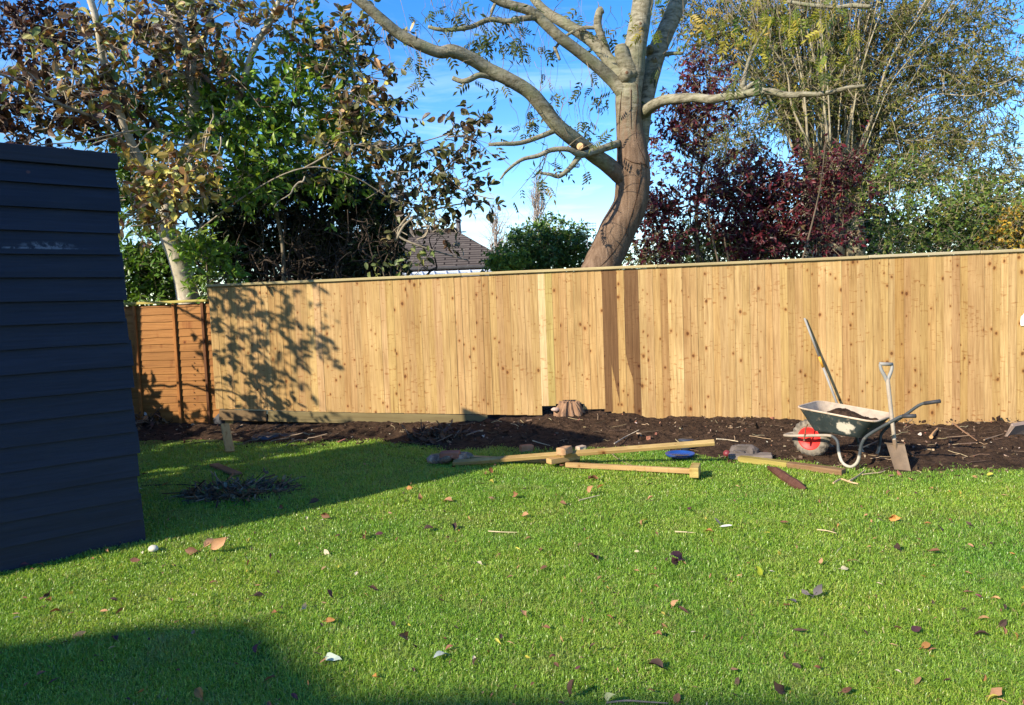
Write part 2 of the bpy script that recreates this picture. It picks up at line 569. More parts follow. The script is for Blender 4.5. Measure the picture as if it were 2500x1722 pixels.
m, nt, b, out = newmat('soil')
oc = objco(nt)
n = noise(nt, oc, 5.0, 8, 0.65); n2 = noise(nt, oc, 42.0, 6, 0.7); n3 = noise(nt, oc, 16, 5, 0.7)
c = ramp(nt, n, [(0.3, (0.032, 0.019, 0.0115)), (0.7, (0.080, 0.048, 0.029))])
c = mixc(nt, ramp(nt, n2, [(0.45, 0.0), (0.78, 0.7)]), c, (0.090, 0.054, 0.032))
c = mixc(nt, ramp(nt, n3, [(0.40, 0.75), (0.52, 0.0)]), c, (0.014, 0.009, 0.006))
setc(nt, b, c, 0.95, n2, 1.0, 0.03, spec=0.1)
M_SOIL = m
tag(grid(-6.5, 9.0, 5.4, 10.4, 520, 190, soil_h).build('soil', m, smooth=False), kind='structure')

# grass: blades -------------------------------------------------------------
NG = 1300000
gy = np.exp(rng.uniform(math.log(2.1), math.log(8.7), NG))
gx = rng.uniform(-1, 1, NG) * (0.74 * gy + 0.7)
ed = soil_edge(gx) + 0.16 * fbm(gx * 3.1, gy * 3.1, 3)
edge_dist = ed - gy
shed_d = np.array([math.sin(rad(49)), math.cos(rad(49))])
SHC = G(345, 1320)[:2]
shn = np.array([shed_d[1], -shed_d[0]])
rel = np.stack([gx, gy], -1) - SHC
inside_shed = (rel @ shn < -0.01) & (rel @ shed_d < 0.02)
thin = 0.55 + 0.45 * np.clip(fbm(gx * 1.3, gy * 1.3, 3) * 3 + 0.7, 0, 1)
near_edge = np.clip((edge_dist + 0.12 + 0.5 * fbm(gx * 5 + 3, gy * 5, 3)) / 0.60, 0.0, 1)
keep = (rng.random(NG) < thin * near_edge) & (~inside_shed)
gx, gy, edge_dist = gx[keep], gy[keep], edge_dist[keep]
NG = len(gx)
gz = lawn_h(gx, gy)
tuft = np.clip(0.78 + 1.5 * fbm(gx * 4.0, gy * 4.0, 3) + 1.6 * np.clip(fbm(gx * 1.7 + 9, gy * 1.7, 3) - .12, 0, 1), 0.4, 1.9)
hgt = rng.uniform(0.013, 0.041, NG) * tuft
wd = (0.0007 + 0.00024 * gy) * rng.uniform(0.7, 1.4, NG)
an = rng.uniform(0, 2 * math.pi, NG)
lean = rng.uniform(0.15, 1.35, NG)
la = an + rng.normal(0, 0.5, NG) + math.pi / 2
b0 = np.stack([gx, gy, gz - 0.004], -1)
side = np.stack([np.cos(an), np.sin(an), 0 * an], -1) * wd[:, None]
ld = np.stack([np.cos(la), np.sin(la), 0 * la], -1)
mid = b0 + ld * (hgt * lean * 0.35)[:, None] + np.array([0, 0, 1]) * (hgt * 0.62)[:, None]
tip = b0 + ld * (hgt * lean * 1.05)[:, None] + np.array([0, 0, 1]) * (hgt * (1.0 - 0.28 * lean))[:, None]
V = np.stack([b0 - side, b0 + side, mid + side * .8, mid - side * .8, tip], 1).reshape(-1, 3)
i5 = np.arange(NG) * 5
me = bpy.data.meshes.new('grass')
me.vertices.add(len(V)); me.vertices.foreach_set('co', V.astype(np.float32).ravel())
quad = np.stack([i5, i5 + 1, i5 + 2, i5 + 3], -1); tri = np.stack([i5 + 3, i5 + 2, i5 + 4], -1)
li = np.concatenate([quad.ravel(), tri.ravel()]); ls = np.concatenate([np.arange(NG) * 4, NG * 4 + np.arange(NG) * 3])
me.loops.add(len(li)); me.loops.foreach_set('vertex_index', li.astype(np.int32))
me.polygons.add(2 * NG); me.polygons.foreach_set('loop_start', ls.astype(np.int32))
me.update(calc_edges=True)
pick = rng.random(NG) * 0.93
pick = np.where(rng.random(NG) < 0.045 + 0.10 * np.clip(fbm(gx * 1.9 + 40, gy * 1.9, 3) * 2, 0, 1), 0.98, pick)
at = me.attributes.new('rnd', 'FLOAT', 'POINT'); at.data.foreach_set('value', np.repeat(pick, 5).astype(np.float32))
m, nt, b, out = newmat('grass_blade')
rn = attr(nt, 'rnd', 'Fac')
c = ramp(nt, rn, [(0.0, (0.140, 0.262, 0.024)), (0.45, (0.258, 0.442, 0.046)), (0.80, (0.365, 0.525, 0.075)), (0.93, (0.46, 0.53, 0.12)), (0.965, (0.44, 0.38, 0.16))])
pn = noise(nt, objco(nt), 0.9, 4)
c = mixc(nt, 1.0, c, ramp(nt, pn, [(0.28, (0.66, 0.84, 0.75)), (0.72, (1.25, 1.08, 1.0))]), 'MULTIPLY')
pn2 = noise(nt, objco(nt), 2.6, 5, .65)
c = mixc(nt, ramp(nt, pn2, [(.54, 0.), (.70, .45)]), c, (0.36, 0.36, 0.12))
setc(nt, b, c, 0.36, spec=0.55)
tr = nd(nt, 'ShaderNodeBsdfTranslucent', {'Color': mixc(nt, 1.0, c, (1.15, 1.15, 0.6), 'MULTIPLY')})
mx = nd(nt, 'ShaderNodeMixShader', {0: 0.40}); nt.links.new(b.outputs[0], mx.inputs[1]); nt.links.new(tr.outputs[0], mx.inputs[2])
nt.links.new(mx.outputs[0], out.inputs[0])
me.materials.append(m)
go = bpy.data.objects.new('grass', me); COL.objects.link(go)
tag(go, 'short bright green grass blades of the lawn', 'grass', kind='stuff')

# ------------------------------------------------------------------ new feather-edge fence
M_WOOD = wood_mat('new_pine_boards', gr=.55)
M_CAP = wood_mat('capping_wood', knots=False, horiz=True)
M_GRAVEL = wood_mat('gravel_board_wood', knots=False, horiz=True)
fence = empty('fence', FA, 'long new pale pine fence of vertical feather edge boards behind the soil bed', 'fence')
PITCHB = 0.0865
LEN = fence_sz(2500, 700)[0] + 2.2
dark_full = []; taper = {}
mb = MB()
nb = int(LEN / PITCHB)
s_px = lambda x, y=850: fence_sz(x, y)[0]
steps = [(1326, 1350, 991), (1350, 1373, 986), (1373, 1407, 976), (1407, 1421, 986), (1421, 1473, 999), (1473, 1488, 1005), (1488, 1500, 1010)]
iA, iB = int(round((s_px(1473) - .03) / PITCHB)), int(round((s_px(1473) - .03) / PITCHB)) + 4
prev = np.array([0.66, 0.44, 0.20])
kk = 0
runc = 0
for i in range(nb):
    s0 = i * PITCHB + rng.uniform(-.002, .002)
    s1 = s0 + 0.100
    sc_ = s0 + 0.043
    if runc <= 0:
        runc = rng.integers(1, 4)
        tone = rng.choice(4, p=[.44, .30, .17, .09])
        base = np.array([(0.485, 0.328, 0.146), (0.440, 0.290, 0.124), (0.535, 0.372, 0.180), (0.385, 0.242, 0.095)][tone])
        roff = rng.uniform(0, 50, 2)
    runc -= 1
    col = base * rng.uniform(0.92, 1.06) * np.array([1, rng.uniform(.96, 1.03), rng.uniform(.9, 1.08)])
    zb = float(np.interp(sc_, bot_s, bot_z)) + rng.uniform(-.003, .003)
    for a, b_, yy in steps:
        sa, sb = s_px(a, 990), s_px(b_, 990)
        if sa <= sc_ < sb:
            zb = fence_sz((a + b_) / 2, yy)[1]
    zt = FTOP - 0.012
    o0 = 0.0125 + rng.uniform(-.001, .002); o1 = 0.0148 + rng.uniform(-.0015, .0035)
    s0 -= .0135; s1 -= .0135
    sx1, sx2 = s_px(1337, 850), s_px(1352, 850)
    if s_px(1322) <= sc_ < s_px(1338): col = np.array([.66, .50, .28])
    if s_px(1338) <= sc_ < s_px(1352): col = np.array([.43, .34, .125])
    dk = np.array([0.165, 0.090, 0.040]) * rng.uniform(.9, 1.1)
    mode = None
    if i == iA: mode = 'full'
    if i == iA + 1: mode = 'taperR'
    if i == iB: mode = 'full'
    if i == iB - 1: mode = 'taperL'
    pt = lambda s, o, z: FA + fu * s + fn * o + np.array([0, 0, z])
    uvs = lambda s, z: (s - s0 + roff[0] + .033 * (i % 7), z + roff[1] + 0.05 * (i % 3), 0.0)
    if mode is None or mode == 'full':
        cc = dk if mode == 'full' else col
        V = [pt(s0, o0, zb), pt(s1, o1, zb), pt(s1, o1, zt), pt(s0, o0, zt), pt(s0, 0.002, zb), pt(s1, 0.002, zb), pt(s1, 0.002, zt), pt(s0, 0.002, zt)]
        uv = [uvs(s0, zb), uvs(s1, zb), uvs(s1, zt), uvs(s0, zt)] * 2
        mb.add(V, [(0, 1, 2, 3), (4, 0, 3, 7), (1, 5, 6, 2), (4, 5, 1, 0), (3, 2, 6, 7), (5, 4, 7, 6)], cc, uv)
    else:
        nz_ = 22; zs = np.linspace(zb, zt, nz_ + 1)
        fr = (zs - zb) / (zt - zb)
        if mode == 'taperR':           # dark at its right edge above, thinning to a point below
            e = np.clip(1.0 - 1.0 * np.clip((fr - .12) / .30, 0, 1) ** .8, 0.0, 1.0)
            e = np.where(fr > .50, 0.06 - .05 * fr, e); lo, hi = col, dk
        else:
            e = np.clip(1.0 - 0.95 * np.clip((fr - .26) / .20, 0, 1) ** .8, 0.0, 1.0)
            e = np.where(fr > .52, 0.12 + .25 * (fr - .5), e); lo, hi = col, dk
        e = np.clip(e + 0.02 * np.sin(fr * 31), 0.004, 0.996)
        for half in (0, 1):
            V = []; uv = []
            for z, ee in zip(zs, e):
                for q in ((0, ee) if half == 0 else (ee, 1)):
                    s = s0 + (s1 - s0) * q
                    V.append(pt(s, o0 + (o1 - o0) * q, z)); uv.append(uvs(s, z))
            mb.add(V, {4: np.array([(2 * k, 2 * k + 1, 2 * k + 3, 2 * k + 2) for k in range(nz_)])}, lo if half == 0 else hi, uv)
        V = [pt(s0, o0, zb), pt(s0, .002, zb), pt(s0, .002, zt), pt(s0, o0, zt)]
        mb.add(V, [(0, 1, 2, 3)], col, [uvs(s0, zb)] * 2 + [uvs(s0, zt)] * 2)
part(mb, 'boards', M_WOOD, fence)
# capping rail in lengths, slightly different greens
cuts = [-0.03, s_px(1135), s_px(1611), s_px(2120), s_px(2390), LEN + .05]
for k in range(len(cuts) - 1):
    mb = MB()
    a = FA + fu * (cuts[k] + .0015) + fn * .012 + np.array([0, 0, FTOP + .005 + (0.003 if k % 2 else 0)])
    b_ = FA + fu * (cuts[k + 1] - .0015) + fn * .012 + np.array([0, 0, FTOP + .005 + (0.003 if k % 2 else 0)])
    beam(mb, a, b_, 0.062, 0.034, col=np.array([(.42, .36, .19), (.46, .38, .20), (.40, .33, .18), (.44, .39, .26), (.42, .36, .22)][k]), bev=.005)
    part(mb, 'capping_rail', M_CAP, fence)
# gravel boards under the fence's left half, tint darkened to stand for shade
for (a, b_, zz, c_) in ((0.02, s_px(640), 0.10, (.17, .115, .06)), (s_px(645), s_px(1190, 1015), 0.10, (.19, .155, .075))):
    mb = MB()
    z1 = float(np.interp((a + b_) / 2, bot_s, bot_z))
    za = float(np.interp(a, bot_s, bot_z)) - .012 - .07; zb_ = float(np.interp(b_, bot_s, bot_z)) - .012 - .07
    beam(mb, FA + fu * a + fn * -.004 + np.array([0, 0, za]), FA + fu * b_ + fn * -.004 + np.array([0, 0, zb_]), .024, .14, col=c_)
    part(mb, 'gravel_board', M_GRAVEL, fence)
# rails and posts on the far side
mb = MB()
for z in (0.35, 1.0, 1.68):
    beam(mb, FA + fn * -.03 + np.array([0, 0, z]), FA + fu * LEN + fn * -.03 + np.array([0, 0, z]), .05, .075, col=(.5, .36, .17))
part(mb, 'arris_rail', M_GRAVEL, fence)
for k in range(5):
    mb = MB(); q = FA + fu * (0.1 + k * 2.75) + fn * -.12
    beam(mb, q + np.array([0, 0, -.3]), q + np.array([0, 0, FTOP - .03]), .1, .1, col=(.5, .38, .18))
    part(mb, 'post', M_GRAVEL, fence)

# white paper ticket stapled to the fence at the right
q = fence_sz(2496, 780)
m_paper = plain('white_paper', (0.78, 0.76, 0.68), 0.7, var=.08)
m_ink = plain('grey_ink', (0.16, 0.16, 0.15), 0.7, var=.2)
tick = empty('paper_ticket', FA + fu * q[0] + fn * .031 + np.array([0, 0, q[1]]), 'small white paper ticket with grey printed arrows stapled to the new fence', 'ticket')
mb = MB()
o = np.array(tick.location)
out_ = [(-.035, -.062), (-.03, -.07), (.04, -.07), (.045, .045), (.03, .062), (.005, .072), (-.012, .05), (-.03, .035), (-.037, -.02)]
n_ = len(out_)
V = [o + fu * x + np.array([0, 0, z]) + fn * .0 for x, z in out_] + [o + fu * x + np.array([0, 0, z]) + fn * -.0015 for x, z in out_]
mb.add(V, [list(range(n_)), list(range(2 * n_ - 1, n_ - 1, -1))] + [(k, (k + 1) % n_, n_ + (k + 1) % n_, n_ + k)[::-1] for k in range(n_)])
part(mb, 'sheet', m_paper, tick)
mb = MB()
for k in range(3):
    a0 = 2.094 * k + .5
    for t in range(2):
        ps = [(0.030 * math.cos(a0 + tt) + .004, 0.034 * math.sin(a0 + tt) - .015) for tt in np.linspace(t * .75, t * .75 + .55, 4)]
        tube(mb, [o + fu * x + np.array([0, 0, z]) + fn * .0012 for x, z in ps], [.004, .0035, .003, .0015], 5)
part(mb, 'printed_mark', m_ink, tick)

# ------------------------------------------------------------------ old orange panel fence at the left
M_OLD = wood_mat('old_orange_panel', base=(1, 1, 1), knots=True, horiz=True, gr=.5)
pa = P(300, 735, 9.95); pb = P(506, 731, 9.72)
pdir = unit(np.array([pb[0] - pa[0], pb[1] - pa[1], 0])); pn_ = np.array([pdir[1], -pdir[0], 0])
PT0 = np.array([pb[0], pb[1], 0]) + pdir * .02
ptop = pb[2] - .02
old = empty('overlap_fence', PT0, 'old orange stained overlap fence panel between the dark shed and the new fence', 'fence')
mb = MB(); z = -0.22; k = 0
LP = 2.6
while z < ptop - .06:
    h = 0.098 + rng.uniform(-.008, .008)
    z2 = min(z + h + .02, ptop - .03)
    ns = 26
    ss = np.linspace(-LP, .07, ns)
    wv = np.cumsum(rng.normal(0, .0028, ns)); wv -= np.linspace(0, wv[-1], ns)
    V = []; uv = []
    for s, w in zip(ss, wv):
        for (o_, zz) in ((0.020, z + w), (0.020, z + w), (0.008, z2 + w * .3)):
            V.append(PT0 + pdir * s + pn_ * (o_ if zz != z2 else .008) + np.array([0, 0, zz])); uv.append((s + k * .7, k * 0.31, zz + k * .13))
    V = np.array(V).reshape(ns, 3, 3)
    V[:, 0] -= pn_ * .014
    fs = [(3 * a + c_, 3 * a + 3 + c_, 3 * a + 4 + c_, 3 * a + 1 + c_) for a in range(ns - 1) for c_ in (0, 1)]
    cc = np.array((.34, .160, .046)) * rng.uniform(.80, 1.15)
    mb.add(V.reshape(-1, 3), {4: np.array(fs)}, cc, uv)
    z += h; k += 1
part(mb, 'slats', M_OLD, old)
for px, py in ((342, 900), (437, 900), (250, 900), (507, 900)):
    v = ray(px, py); t = ((PT0 - CAM) @ pn_) / (v @ pn_); s = float((CAM + t * v - PT0) @ pdir)
    mb = MB()
    beam(mb, PT0 + pdir * s + pn_ * .036 + np.array([0, 0, -.2]), PT0 + pdir * s + pn_ * .036 + np.array([0, 0, ptop - .02]), .036, .03, col=(.40, .17, .05) if px != 507 else (.16, .07, .03))
    part(mb, 'batten', M_OLD, old)
mb = MB(); beam(mb, PT0 + pdir * -LP + pn_ * .02 + np.array([0, 0, ptop + .004]), PT0 + pdir * .0 + pn_ * .02 + np.array([0, 0, ptop + .004]), .075, .034, col=(.42, .36, .10))
part(mb, 'capping_rail', M_CAP, old)
# nail heads in a column
M_NAIL = plain('rusty_nail', (.06, .025, .015), .6)
for k in range(9):
    mb = MB()
    v = ray(474, 872 + k * 14.5); t = ((PT0 + pn_ * .024 - CAM) @ pn_) / (v @ pn_)
    lump(mb, CAM + t * v, .016, .010, .016, 7 + k, 1, .1)
    part(mb, 'nail', M_NAIL, old)

# ------------------------------------------------------------------ navy shed
m, nt, b, out = newmat('navy_weatherboard')
oc = objco(nt)
g = noise(nt, nd(nt, 'ShaderNodeMapping', {'Vector': oc, 'Scale': (2.0, 2.0, 42.0)}).outputs[0], 1.5, 7, 0.65)
n2 = noise(nt, oc, 2.6, 5)
c = ramp(nt, g, [(0.3, (0.0040, 0.0062, 0.0155)), (0.7, (0.0094, 0.0140, 0.0310))])
vb = noise(nt, nd(nt, 'ShaderNodeMapping', {'Vector': oc, 'Scale': (0.25, 0.25, 6.4)}).outputs[0], 1.0, 2)
c = mixc(nt, 1.0, c, ramp(nt, vb, [(.3, .66), (.7, 1.4)]), 'MULTIPLY')
c = mixc(nt, ramp(nt, n2, [(0.55, 0.0), (0.75, 0.5)]), c, (0.014, 0.018, 0.029))
# one rubbed pale scuff and a scatter of small paint chips
sc_c = P(118, 598, 4.6)
for (px, py, dd, sx_, sz_, colr, lo) in ((118, 598, 4.63, 0.17, 0.028, (.13, .15, .19), .46), (70, 606, 4.6, .34, .008, (.11, .13, .17), .42), (70, 418, 4.6, .022, .020, (.22, .085, .05), .36)):
    q = P(px, py, dd)
    dvec = nd(nt, 'ShaderNodeVectorMath', {0: oc, 1: tuple(q - np.array([SHC[0], SHC[1], 0]))}, operation='SUBTRACT')
    scl = nd(nt, 'ShaderNodeVectorMath', {0: dvec.outputs[0], 1: (1 / sx_, 1 / sx_, 1 / sz_)}, operation='MULTIPLY')
    ln = nd(nt, 'ShaderNodeVectorMath', {0: scl.outputs[0]}, operation='LENGTH').outputs['Value']
    msk = mth(nt, 'MULTIPLY', ramp(nt, ln, [(0.5, 1.0), (1.0, 0.0)]), ramp(nt, noise(nt, oc, 24, 6, .7), [(lo, 0.0), (lo + .14, .8)]))
    c = mixc(nt, msk, c, colr)
chip = nd(nt, 'ShaderNodeTexVoronoi', {'Vector': oc, 'Scale': 3.1})
sepc = nd(nt, 'ShaderNodeSeparateColor', {'Color': chip.outputs['Color']})
c = mixc(nt, mth(nt, 'MULTIPLY', mth(nt, 'LESS_THAN', chip.outputs['Distance'], 0.026), mth(nt, 'GREATER_THAN', sepc.outputs[0], .62)), c, (.40, .38, .34))
setc(nt, b, c, 0.55, g, 0.30, 0.006, spec=0.28)
M_NAVY = m
shed = empty('shed', (SHC[0], SHC[1], 0), 'dark navy shed with lapped weatherboard side at the left edge', 'shed')
sd = np.array([shed_d[0], shed_d[1], 0]); sn = np.array([shn[0], shn[1], 0])
SO = np.array([SHC[0], SHC[1], 0.0])
ytop = P(297, 409, SHC[1] - .03)[2]
ncs = 17
ch = ytop / ncs
edges = [P(290 + 60 * k / ncs, 409 + (1320 - 409) * k / ncs, SHC[1])[2] for k in range(ncs + 1)]
mb = MB()
for k in range(ncs):
    zt, zb = edges[k] + .02, edges[k + 1]
    if k == ncs - 1: zb = -0.03
    e = 0.012 * math.sin(k * 1.7) + (0.012 if k > 6 else 0) - 0.0
    ns = 14
    ss = np.linspace(-4.6, e, ns)
    wv = np.cumsum(rng.normal(0, .0016, ns)) ; wv -= wv.mean()
    wo_ = np.cumsum(rng.normal(0, .0009, ns)); wo_ -= wo_.mean()
    V = []
    for s, w, w2 in zip(ss, wv, wo_):
        q = SO + sd * s
        V += [q + sn * 0.0 + np.array([0, 0, zb + w]), q + sn * (0.036 + w2) + np.array([0, 0, zb + w]), q + sn * (0.006) + np.array([0, 0, zt]), q + sn * -.01 + np.array([0, 0, zt])]
    fs = [(4 * a + c_, 4 * a + 4 + c_, 4 * a + 5 + c_, 4 * a + 1 + c_) for a in range(ns - 1) for c_ in range(3)]
    fs += [(4 * (ns - 1) + 3, 4 * (ns - 1) + 2, 4 * (ns - 1) + 1, 4 * (ns - 1))]
    mb.add(V, fs)
part(mb, 'cladding', M_NAVY, shed)
mb = MB()
box(mb, SO + sd * -2.3 + sn * -1.03 + np.array([0, 0, ytop / 2 - .02]), 4.58, 2.0, ytop, rot=math.atan2(sd[1], sd[0]))
part(mb, 'body', M_NAVY, shed)
mb = MB()
zt = P(297, 378, SHC[1] - .03)[2]
beam(mb, SO + sd * -4.7 + sn * .030 + np.array([0, 0, (zt + ytop) / 2]), SO + sd * .012 + sn * .030 + np.array([0, 0, (zt + ytop) / 2]), .026, zt - ytop + .02, bev=.003)
part(mb, 'fascia_board', M_NAVY, shed)
mb = MB()
box(mb, SO + sd * -2.34 + sn * -1.01 + np.array([0, 0, zt - .02]), 4.74, 2.06, .035, rot=math.atan2(sd[1], sd[0]))
part(mb, 'roof', plain('roof_felt', (.03, .03, .033), .9), shed)

# ------------------------------------------------------------------ foliage helpers
def tpl_leaf(ts, ws, fold=0.25, curl=0.2, twist=0.0):
    """one leaf of unit length along X; returns verts and faces"""
    V = []; Fq = []; n = len(ts)
    for t, w in zip(ts, ws):
        z = -curl * t * t
        V += [(t, -w, z + fold * w), (t, 0, z), (t, w, z + fold * w)]
    for k in range(n - 1):
        a = 3 * k
        Fq += [(a, a + 3, a + 4, a + 1), (a + 1, a + 4, a + 5, a + 2)]
    V = np.array(V, float)
    if twist:
        th = twist * V[:, 0]; y, z = V[:, 1].copy(), V[:, 2].copy()
        V[:, 1] = y * np.cos(th) - z * np.sin(th); V[:, 2] = y * np.sin(th) + z * np.cos(th)
    return V, np.array(Fq)


T_BIG = [tpl_leaf((0, .3, .62, .86, 1), (.03, .2, .27, .18, .01), .35, .25), tpl_leaf((0, .3, .62, .86, 1), (.03, .18, .24, .15, .01), .9, .55, .7),
         tpl_leaf((0, .3, .62, .86, 1), (.03, .21, .28, .19, .01), .2, -.12, -.4)]
T_LAUREL = [tpl_leaf((0, .35, .75, 1), (.02, .17, .15, .01), .3, .22), tpl_leaf((0, .35, .75, 1), (.02, .17, .15, .01), .15, .05, .3)]
T_SMALL = [tpl_leaf((0, .45, 1), (.03, .27, .02), .3, .15), tpl_leaf((0, .5, 1), (.03, .24, .02), .6, .35, .5)]
T_SLIM = [tpl_leaf((0, .4, 1), (.02, .13, .01), .3, .25), tpl_leaf((0, .4, 1), (.02, .12, .01), .5, .5, .4)]


def tpl_pinnate(npair=4, drop=.35):
    V = []; Fc = []; k = 0
    lv, lf = tpl_leaf((0, .45, 1), (.04, .19, .01), .25, .2)
    def put(p, d, L):
        nonlocal V, Fc, k
        d = unit(np.array(d)); zz = np.array([0, 0, 1.0]); y = unit(np.cross(zz, d)); z = np.cross(d, y)
        q = p + (lv * L) @ np.stack([d, y, z])
        V.append(q); Fc.append(lf + k); k += len(q)
    for i in range(npair):
        t = .28 + .62 * i / npair
        p = np.array([t, 0, -drop * t * t])
        for s in (-1, 1):
            put(p, (.45, s * .85, -.35), .34)
    put(np.array([.95, 0, -drop]), (1, 0, -.6), .36)
    r = np.array([[0, .008, 0], [0, -.008, 0], [1, -.004, -drop], [1, .004, -drop]])
    V.append(r); Fc.append(np.array([[0, 1, 2, 3]]) + k)
    return np.concatenate(V), np.concatenate(Fc)


T_ASH = [tpl_pinnate(4, .35), tpl_pinnate(3, .6), tpl_pinnate(4, .1)]


def put_leaves(mb, pos, dr, nrm, size, tpls, cols, rg):
    x = unit(dr); z = nrm - x * np.sum(nrm * x, 1, keepdims=True); z = unit(z); y = np.cross(z, x)
    which = rg.integers(0, len(tpls), len(pos))
    for k, (tv, tf) in enumerate(tpls):
        s = np.where(which == k)[0]
        if not len(s): continue
        M = np.stack([x[s], y[s], z[s]], 1) * size[s][:, None, None]
        V = np.einsum('vk,nkj->nvj', tv, M) + pos[s][:, None]
        f = tf[None] + (np.arange(len(s)) * len(tv))[:, None, None]
        mb.add(V.reshape(-1, 3), {tf.shape[1]: f.reshape(-1, tf.shape[1])}, np.repeat(cols[s], len(tv), axis=0))


def pal_pick(rg, n, pal, jit=.22):
    w = np.array([q[0] for q in pal], float); c = np.array([q[1] for q in pal])
    i = rg.choice(len(pal), n, p=w / w.sum())
    return c[i] * rg.uniform(1 - jit, 1 + jit, (n, 1)) * rg.uniform(.92, 1.08, (n, 3))


def lobe(x, y, d, rx, ry, rd, w=None):     # ellipsoid of foliage given where it stands (2317 px view) and its depth radius in metres
    k = 1.079 * d / F
    R = np.array([rx * k, rd, ry * k])
    return (D(x, y, d), R, float(R.prod() ** (2 / 3)) if w is None else w)


def shoots(rg, lobes, n, length, bias_out=.6, up=.25, shell=.35, droop=.15):
    w = np.array([q[2] for q in lobes]); i = rg.choice(len(lobes), n, p=w / w.sum())
    c = np.array([q[0] for q in lobes])[i]; R = np.array([q[1] for q in lobes])[i]
    q = unit(rg.normal(size=(n, 3)))
    rr = shell + (1 - shell) * rg.random(n) ** .6
    # uneven outline: some directions of each lobe reach further than others
    ang = np.arctan2(q[:, 2], q[:, 0]) * 3 + i * 1.7
    rr = rr * (0.80 + .22 * np.sin(ang) + .12 * np.sin(ang * 2.7 + 1) + .10 * rg.normal(size=n))
    p0 = c + q * R * rr[:, None]
    d = unit(q * bias_out + rg.normal(size=(n, 3)) * .55 + np.array([0, 0, up]))
    L = length * rg.uniform(.55, 1.35, n)
    t = np.linspace(0, 1, 4)[None, :, None]
    bend = rg.normal(size=(n, 1, 3)) * .16
    PT = p0[:, None] + d[:, None] * L[:, None, None] * t + (bend - np.array([0, 0, droop])) * L[:, None, None] * t ** 2
    return PT, L


def leaves_on(mb, rg, PT, per, size, tpls, pal, spread=.75, hang=.2, jit=.22, t0=.15, sj=.35):
    n = len(PT); S = PT.shape[1] - 1
    tt = rg.uniform(t0, 1.02, (n, per)).clip(0, .999) * S
    k = np.floor(tt).astype(int); f = (tt - k)[..., None]
    a = np.take_along_axis(PT, k[..., None].repeat(3, -1), 1); b_ = np.take_along_axis(PT, (k + 1)[..., None].repeat(3, -1), 1)
    pos = (a + (b_ - a) * f).reshape(-1, 3); ax = unit((b_ - a).reshape(-1, 3))
    m_ = len(pos)
    lat = rg.normal(size=(m_, 3)); lat = unit(lat - ax * np.sum(lat * ax, 1, keepdims=True))
    dr = unit(ax * .45 + lat * spread + np.array([0, 0, -hang]))
    nr = unit(np.array([-.15, -.35, .6]) + rg.normal(size=(m_, 3)) * .7)
    put_leaves(mb, pos, dr, nr, size * rg.uniform(1 - sj, 1 + sj, m_), tpls, pal_pick(rg, m_, pal, jit), rg)


def twigs(mb, PT, r, rg, col=None):
    N = len(PT)
    RR = np.linspace(1, .35, PT.shape[1])[None] * (r * rg.uniform(.7, 1.3, N))[:, None]
    tubes(mb, PT, RR, 3, col)


def limb(mb, rg, a, b_, ra, rb, wob=.12, n=7, sides=6, sag=0.0, lump_=.06):
    a = np.asarray(a, float); b_ = np.asarray(b_, float); L = np.linalg.norm(b_ - a)
    t = np.linspace(0, 1, n)[:, None]
    w = np.cumsum(rg.normal(size=(n, 3)), 0); w = w - w[:1] - (w[-1:] - w[:1]) * t
    p = a + (b_ - a) * t + w * L * wob * .35 + np.array([0, 0, 1]) * sag * L * t * (1 - t)
    p = catmull(p, 3)
    tube(mb, p, np.linspace(ra, rb, len(p)), sides, wob=lump_)
    return p


def skeleton(mb, rg, base_path, lobes, r, per=6, r2=.35):
    """branches from the nearest point of a trunk path to each lobe, and on to points of its shell"""
    base_path = np.asarray(base_path)
    for c, R, w in lobes:
        low = base_path[base_path[:, 2] < c[2] + .1]
        if not len(low): low = base_path[:1]
        st = low[np.argmin(np.linalg.norm(low - c, axis=1))]
        p = limb(mb, rg, st, c, r, r * .55, .18, 7, 6)
        for k in range(per):
            q = unit(rg.normal(size=3) + np.array([0, 0, .3]))
            s = p[rg.integers(len(p) // 3, len(p))]
            limb(mb, rg, s, c + q * R * rg.uniform(.6, 1.05), r * r2 * rg.uniform(.6, 1.1), r * .06, .28, 6, 5)


def cylinder_end(mb, p, nrm, r, col, ell=1.0):
    n = unit(nrm); a = unit(np.cross(n, [0.1, 0.2, 1])); b_ = np.cross(n, a); th = np.linspace(0, 6.283, 15)[:-1]
    V = [p + n * .006] + [p + n * .004 + r * .55 * (a * math.cos(t) + b_ * ell * math.sin(t)) for t in th] + [p + r * (a * math.cos(t) + b_ * ell * math.sin(t)) for t in th] + [p - n * .03 + r * (a * math.cos(t) + b_ * ell * math.sin(t)) for t in th]
    k = 14
    fs = [(0, 1 + i, 1 + (i + 1) % k) for i in range(k)] + [(1 + k * g + i, 1 + k * (g + 1) + i, 1 + k * (g + 1) + (i + 1) % k, 1 + k * g + (i + 1) % k) for g in (0, 1) for i in range(k)]
    cc = np.concatenate([np.tile(np.array(col) * .75, (1 + k, 1)), np.tile(col, (2 * k, 1))])
    mb.add(V, fs, cc)


